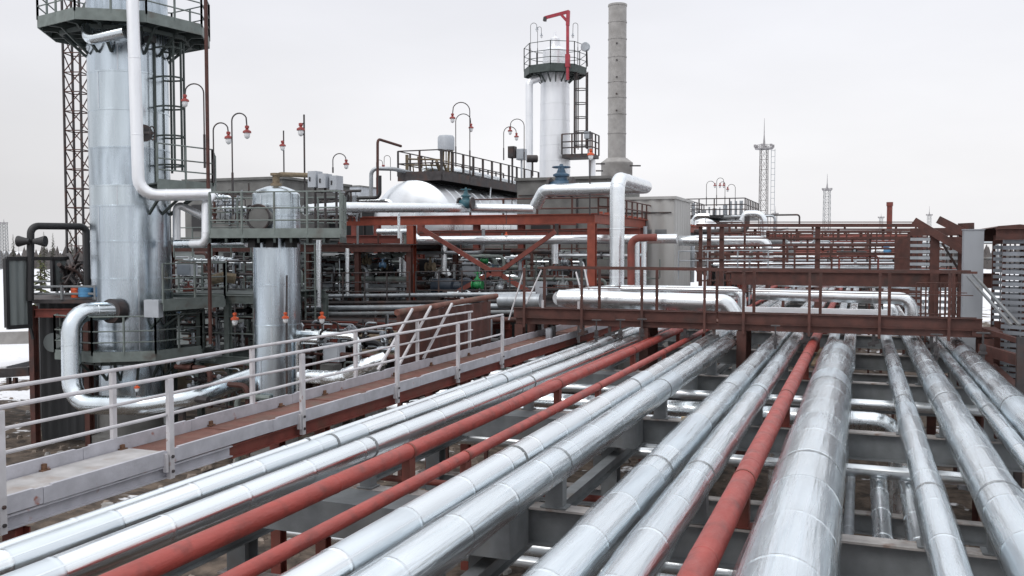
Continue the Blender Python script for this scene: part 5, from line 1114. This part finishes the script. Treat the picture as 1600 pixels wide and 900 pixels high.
# manifolds: welded banks of small pipes
zones = [(470, 545, 400, 470, 31, 'right of the second vessel, nearer bank'), (550, 632, 398, 468, 32.5, 'left of the red column'), (665, 735, 400, 465, 33.5, 'behind the navy pump'), (750, 830, 392, 455, 35, 'behind the diagonal cross, left bank'), (835, 915, 390, 460, 34.5, 'behind the diagonal cross, right bank'),
         (272, 330, 400, 470, 27.5, 'between left column and vessel, upper bank'), (330, 392, 400, 470, 28, 'beside the ragged insulated pipe'), (272, 392, 480, 560, 25.3, 'under the middle deck by the left column'), (300, 392, 570, 620, 23.5, 'low between the column feet'), (440, 520, 495, 560, 25, 'low right of the second vessel'), (530, 625, 500, 545, 26, 'low behind the walkway stays'), (495, 560, 300, 345, 30, 'above the red roofed deck'), (340, 390, 300, 350, 29.5, 'behind the hatch of the second vessel'), (700, 800, 455, 480, 29.8, 'at the foot of the diagonal cross')]
for k, (x0, x1, y0, y1, y, where) in enumerate(zones):
    a, c = PY(x0, y0, y), PY(x1, y1, y); o = thing('pipe_manifold', f'welded bank of thin pipes {where}', 'manifold', ((a.x + c.x) / 2, y, c.z)); W_, H_ = c.x - a.x, a.z - c.z
    for m_, n in (('dark', 7), ('zinc', 6), ('brown', 3), ('clad_b', 3)):
        b = MB()
        for j in range(n):
            u = random.random(); yy = y + random.uniform(-.4, .6); r_ = random.uniform(.018, .055)
            if random.random() < .55: x_ = a.x + u * W_; pts = [V((x_, yy, c.z)), V((x_, yy, c.z + H_ * random.uniform(.5, 1)))]; pts += [pts[-1] + V((random.choice((-1, 1)) * random.uniform(.2, .7), 0, 0))]
            else: z_ = c.z + u * H_; pts = [V((a.x, yy, z_)), V((a.x + W_ * random.uniform(.6, 1), yy, z_))]; pts += [pts[-1] + V((0, 0, random.choice((-1, 1)) * random.uniform(.2, .5)))]
            b.tube(bend(pts, r_ * 3, 3), r_, 8); d = (pts[1] - pts[0]).normalized()
            for t in (.2, .6): b.lathe(pts[0].lerp(pts[1], t), [(r_ * 1.9, -.025), (r_ * 1.9, .025)], 8, d)
            if j % 2 == 0: q = pts[0].lerp(pts[1], .4); b.lathe(q, [(r_ * 1.6, -.06), (r_ * 2, 0), (r_ * 1.6, .06)], 8, d); b.tube([q, q + V((0, -.18, .05))], .012, 5); b.torus(q + V((0, -.18, .05)), .07, .012, (0, 1, 0), 10, 4)
        b.build('pipe_bank', m_, o)
    for j in range(3): b = MB(); q = V((a.x + random.random() * W_, y - .45, c.z + random.uniform(.2, .8) * H_)); b.lathe(q, [(.07, 0), (.07, .05), (.05, .055)], 12, (0, -1, 0)); b.tube([q, q + V((0, .3, -.1))], .012, 5); b.build('gauge', 'egrey', o)
# cream block walls low behind the walkway
for k, (x0, x1, y0, y1, y) in enumerate(((270, 392, 560, 600, 24.6), (560, 640, 515, 535, 27.2))):
    a, c = PY(x0, y0, y), PY(x1, y1, y); b = MB(); b.box((a.x, y, c.z - .6), (c.x, y + .25, a.z)); b.build('block_wall', 'brick', None, ['low cream block wall behind the walkway rails at the left', 'low cream block wall behind the walkway stays'][k], 'wall')
for k, (px, w_) in enumerate(((500, .5), (570, .45), (640, .5))):
    q = PY(px, 560, 25); b = MB(); b.box((q.x, 25, -.1), (q.x + w_, 25.5, q.z - .2)); b.build('concrete_pier', 'concd', None, ['concrete pier, left of three beyond the walkway', 'concrete pier, middle of three beyond the walkway', 'concrete pier, right of three beyond the walkway'][k], 'pier')
# ================================================================ distant pipe racks beyond the bridge
def portal(label, y, px0, px1, pys, posts, m_='brown', railp=None, w_=.14):
    o = thing('distant_rack_frame', label, 'steel frame', (PY((px0 + px1) / 2, 388, y).x, y, 0), 'brown portal frames of the far pipe rack')
    for py, h in pys: b = MB(); b.bar(PY(px0, py, y), PY(px1, py, y), w_ * .6, h * .55, (0, 0, 1)); b.build('beam', m_, o)
    for px, t, s_ in posts: b = MB(); q = PY(px, t, y + .1); b.bar((q.x, q.y, 0), q, s_ * .7, s_ * .7, (0, 1, 0)); b.build('column', m_, o)
    if railp:
        b = MB(); a, c = PY(px0, railp, y), PY(px1, railp, y); rail(b, [a, c], .55, .025, levels=(1, .5), post=1.6); b.build('railing', m_, o)
    return o
portal('nearest dark portal frame of the far rack, with the thickest top beam', 30.5, 1088, 1432, [(352, .19), (347, .05), (372, .06), (404, .08)], [(1128, 350, .2), (1278, 350, .22), (1095, 352, .16)], 'brown')
portal('second dark red portal frame of the far rack', 34, 1100, 1440, [(372, .10), (398, .12)], [(1108, 350, .2), (1164, 352, .1), (1225, 366, .14), (1360, 366, .1), (1400, 368, .12)], 'brown', 408)
portal('third portal frame of the far rack', 40, 1110, 1440, [(366, .08), (384, .1), (410, .12)], [(1140, 352, .14), (1200, 360, .2), (1262, 372, .12), (1332, 370, .12), (1415, 372, .14)], 'brown', 384)
portal('fourth portal frame of the far rack', 48, 1120, 1440, [(358, .12), (390, .14)], [(1180, 358, .2), (1245, 358, .16), (1310, 358, .18), (1380, 358, .18)], 'brown', 402)
portal('fifth portal frame of the far rack', 58, 1120, 1440, [(363, .16), (378, .14), (394, .14)], [(1190, 360, .2), (1230, 360, .2), (1290, 360, .2), (1346, 360, .2), (1420, 362, .2)], 'brown', 378)
portal('most distant portal frame of the far rack', 72, 1100, 1450, [(354, .14), (370, .16), (386, .2)], [(1150, 354, .22), (1210, 354, .22), (1270, 354, .22), (1320, 354, .22), (1400, 354, .22)], 'brown', 386)
for k, (y, x0, x1, py, h, m_) in enumerate(((36, 1130, 1420, 428, 1.1, 'brown'), (38, 1090, 1230, 440, 1.3, 'brown'), (44, 1150, 1430, 419, 1.2, 'redsteel'), (52, 1120, 1430, 411, 1.3, 'brown'), (55, 1140, 1440, 400, 1.4, 'brown'), (65, 1120, 1440, 405, 1.5, 'redsteel'), (68, 1100, 1440, 396, 1.6, 'pale'), (80, 1080, 1460, 395, 1.8, 'brown'))):
    b = MB(); rail(b, [PY(x0, py, y), PY(x1, py, y)], h, .022 + y * .0003, levels=(1, .66, .33, .03), post=1.3); b.build('railing', m_, None, ('nearest', 'second', 'third', 'fourth', 'fifth', 'sixth', 'seventh', 'farthest')[k] + ' of the railings stacked behind one another in the far rack', 'railing', 'railings of the far rack')
for k, (y, x0, x1, py, h, m_) in enumerate(((46, 1108, 1178, 400, 2.4, 'dark'), (60, 1210, 1290, 402, 2.0, 'brown'), (66, 1330, 1420, 400, 2.0, 'brown'), (52, 1385, 1440, 425, 3.0, 'brown'))):
    a, c = PY(x0, py, y), PY(x1, py, y); o = thing('equipment_skid', ('dark boxed machinery skid behind the far white pipe', 'low brown machinery skid in the middle of the far rack', 'low brown machinery skid right in the far rack', 'brown machinery skid beneath the bright blue valve')[k], 'machinery', ((a.x + c.x) / 2, y, 0)); b = MB(); n = 7
    for j in range(n):
        xx = a.x + (c.x - a.x) * j / n; hh = random.uniform(.4, 1) * h; b.box((xx, y + random.uniform(0, .5), a.z - h), (xx + (c.x - a.x) / n * random.uniform(.4, .9), y + 1.2, a.z - h + hh))
    b.build('housing', m_, o); b = MB()
    for j in range(9):
        xx = random.uniform(a.x, c.x); b.tube([(xx, y - .2, a.z - h), (xx, y - .2, a.z - h * random.uniform(0, .6))], random.uniform(.05, .14), 8)
    b.box((a.x, y - .3, a.z - h - .15), (c.x, y + 1.3, a.z - h)); b.build('base_frame', 'redsteel', o)
    for xx in (a.x + .2, c.x - .2): b = MB(); b.bar((xx, y + .5, -.1), (xx, y + .5, a.z - h - .15), .2, .2, (0, 1, 0)); b.build('leg', 'brown', o)
for k, (py, y, r_, m_) in enumerate(((380, 44, .06, 'zinc'), (388, 52, .09, 'film_x'), (396, 46, .07, 'redsteel'), (401, 44, .07, 'film_x'), (407, 42, .06, 'zinc'), (376, 62, .1, 'zinc'), (392, 64, .12, 'film_x'), (384, 70, .12, 'zinc'), (413, 38, .08, 'film_x'), (419, 37, .06, 'zinc'), (368, 66, .08, 'redsteel'), (426, 35, .06, 'brown'))):
    pipe('far_crossing_pipe', f"{['first','second','third','fourth','fifth','sixth','seventh','eighth','ninth','tenth','eleventh','twelfth'][k]} thin crossing pipe stacked up among the far portal frames", [PY(1115 + 7 * (k % 4), py, y), PY(1440 - 9 * (k % 5), py, y)], r_, m_, bands=3, group='crossing pipes among the far frames', seg=10)
pipe('far_pipe', 'far white pipe with downward elbow left of the tallest lattice tower', [PY(1060, 376, 40), PY(1200, 376, 40), PY(1200, 425, 40)], .22, 'film_x', .4, bands=1.5)
pipe('far_pipe', 'far pale pipe loop rising over the rack beside the tallest lattice tower', [PY(1160, 345, 55), PY(1165, 334, 55), PY(1193, 334, 55), PY(1195, 375, 55)], .2, 'film_x', .6, bands=2)
pipe('far_pipe', 'short bent white pipe in front of the bright blue valve', [PY(1362, 400, 41), PY(1366, 392, 41), PY(1380, 393, 41)], .13, 'film_x', .2, bands=0)
# far plant: small tank with platform and boxes
o = thing('horizontal_tank', 'distant small tank with railed platform under four thin lamps', 'tank', PY(1110, 350, 78))
c = PY(1106, 346, 76); b = MB(); b.lathe((c.x, 74, c.z - 1.2), [(.01, -.5), (1, -.3), (1.4, 0), (1.4, 9), (1, 9.4), (.01, 9.5)], 28, (0, 1, 0)); b.build('shell', 'cladt', o)
b = MB(); b.box((c.x - 1.6, 74, c.z + .25), (c.x + 3.2, 84, c.z + .45)); b.build('platform_floor', 'black', o)
b = MB(); rail(b, [(c.x - 1.6, 84, c.z + .45), (c.x - 1.6, 74, c.z + .45), (c.x + 3.2, 74, c.z + .45), (c.x + 3.2, 84, c.z + .45)], 1.3, .04, post=1.2); b.build('railing', 'dark', o)
b = MB(); q = c + V((1.1, -1, .5))
for k in range(10): b.tube([(c.x - 1 + k * .42, 75, c.z + .4), (c.x - 1 + k * .42, 75, c.z + random.uniform(.8, 1.6))], random.uniform(.05, .2), 8)
b.build('manifold', 'zinc', o)
clutter((1065, 1180, 358, 430, 42, 52), 18, 'thin pipe among the dark machinery behind the far white pipe', 'pipes behind the far white pipe', rmax=.14)
clutter((1080, 1170, 335, 352, 60, 72), 8, 'thin pipe on the distant plant right of the corrugated building', 'pipes of the distant plant', rmax=.14, mats=('zinc', 'clad', 'dark', 'steel'), vert=.3)
clutter((1150, 1420, 358, 425, 55, 78), 24, 'thin pipe far off between the portal frames', 'thin pipes far off in the rack', rmax=.10, mats=('zinc', 'brown', 'redsteel', 'dark', 'brown', 'film_x', 'brown'), vert=.45)
clutter((1100, 1430, 385, 430, 50, 74), 24, 'thin pipe low between the far frames', 'thin pipes low in the far rack', rmax=.13, mats=('zinc', 'brown', 'redsteel', 'dark', 'brown', 'film_x'), vert=.4)
clutter((1120, 1430, 372, 432, 34, 48), 30, 'thin pipe in the middle bays of the far rack', 'thin pipes in the middle bays of the rack', rmax=.06, mats=('zinc', 'brown', 'redsteel', 'dark', 'brown', 'steel'), vert=.5)
for k, (x0, x1, py, y, h, m_, l) in enumerate(((470, 640, 470, 28.6, 1.0, 'dark', 'black thin railing on the deck right of the second vessel'), (650, 835, 468, 29.6, 1.0, 'dark', 'black thin railing on the deck under the diagonal cross'), (655, 930, 402, 33.5, 1.0, 'brown', 'brown railing high behind the diagonal cross'), (272, 392, 402, 27.6, 1.1, 'green', 'grey green railing above the middle deck left of the second vessel'), (1060, 1200, 436, 33, 1.0, 'zinc', 'pale grey railing low before the far white pipe'), (540, 800, 340, 45, 1.0, 'dark', 'distant dark railing behind the thick silver pipe'))):
    b = MB(); rail(b, [PY(x0, py, y), PY(x1, py, y)], h, .02, levels=(1, .66, .33), post=.9); b.build('railing', m_, None, l, 'railing')
for k, (x0, x1, py, y, l) in enumerate(((470, 640, 448, 31, 'grey cable tray right of the second vessel'), (655, 925, 444, 34, 'grey cable tray behind the green valve'), (275, 395, 497, 26, 'grey cable tray low left of the second vessel'), (655, 925, 396, 35.5, 'grey cable tray high behind the diagonal cross'))):
    b = MB(); p, q = PY(x0, py, y), PY(x1, py, y); b.bar(p, q, .35, .02); b.bar(p + V((0, -.17, .05)), q + V((0, -.17, .05)), .02, .1); b.bar(p + V((0, .17, .05)), q + V((0, .17, .05)), .02, .1)
    for j in range(6): b.tube([p + V((0, -.12 + j * .05, .04)), q + V((0, -.12 + j * .05, .04))], .018, 5)
    b.build('cable_tray', 'zinc', None, l, 'cable tray')
for k, (px, y0_, y1_, y, l) in enumerate(((484, 380, 560, 27.4, 'vertical ladder just right of the second vessel'), (560, 380, 470, 31.8, 'vertical ladder between second vessel and red column'), (830, 372, 462, 33, 'vertical ladder right of the diagonal cross'), (388, 395, 560, 27.6, 'vertical ladder just left of the second vessel'))):
    a, c = PY(px, y0_, y), PY(px, y1_, y); b = MB()
    for s in (-.2, .2): b.bar((a.x + s, a.y, c.z), (a.x + s, a.y, a.z), .05, .03, (0, 1, 0))
    z = c.z + .1
    while z < a.z: b.tube([(a.x - .2, a.y, z), (a.x + .2, a.y, z)], .014, 5); z += .3
    b.build('ladder', 'green', None, l, 'ladder')
# far containers / low blocks on the left middle distance
block('tiny distant pale box building above the second vessel boxes', 541, 562, 70, 292, 'egrey', depth=3)
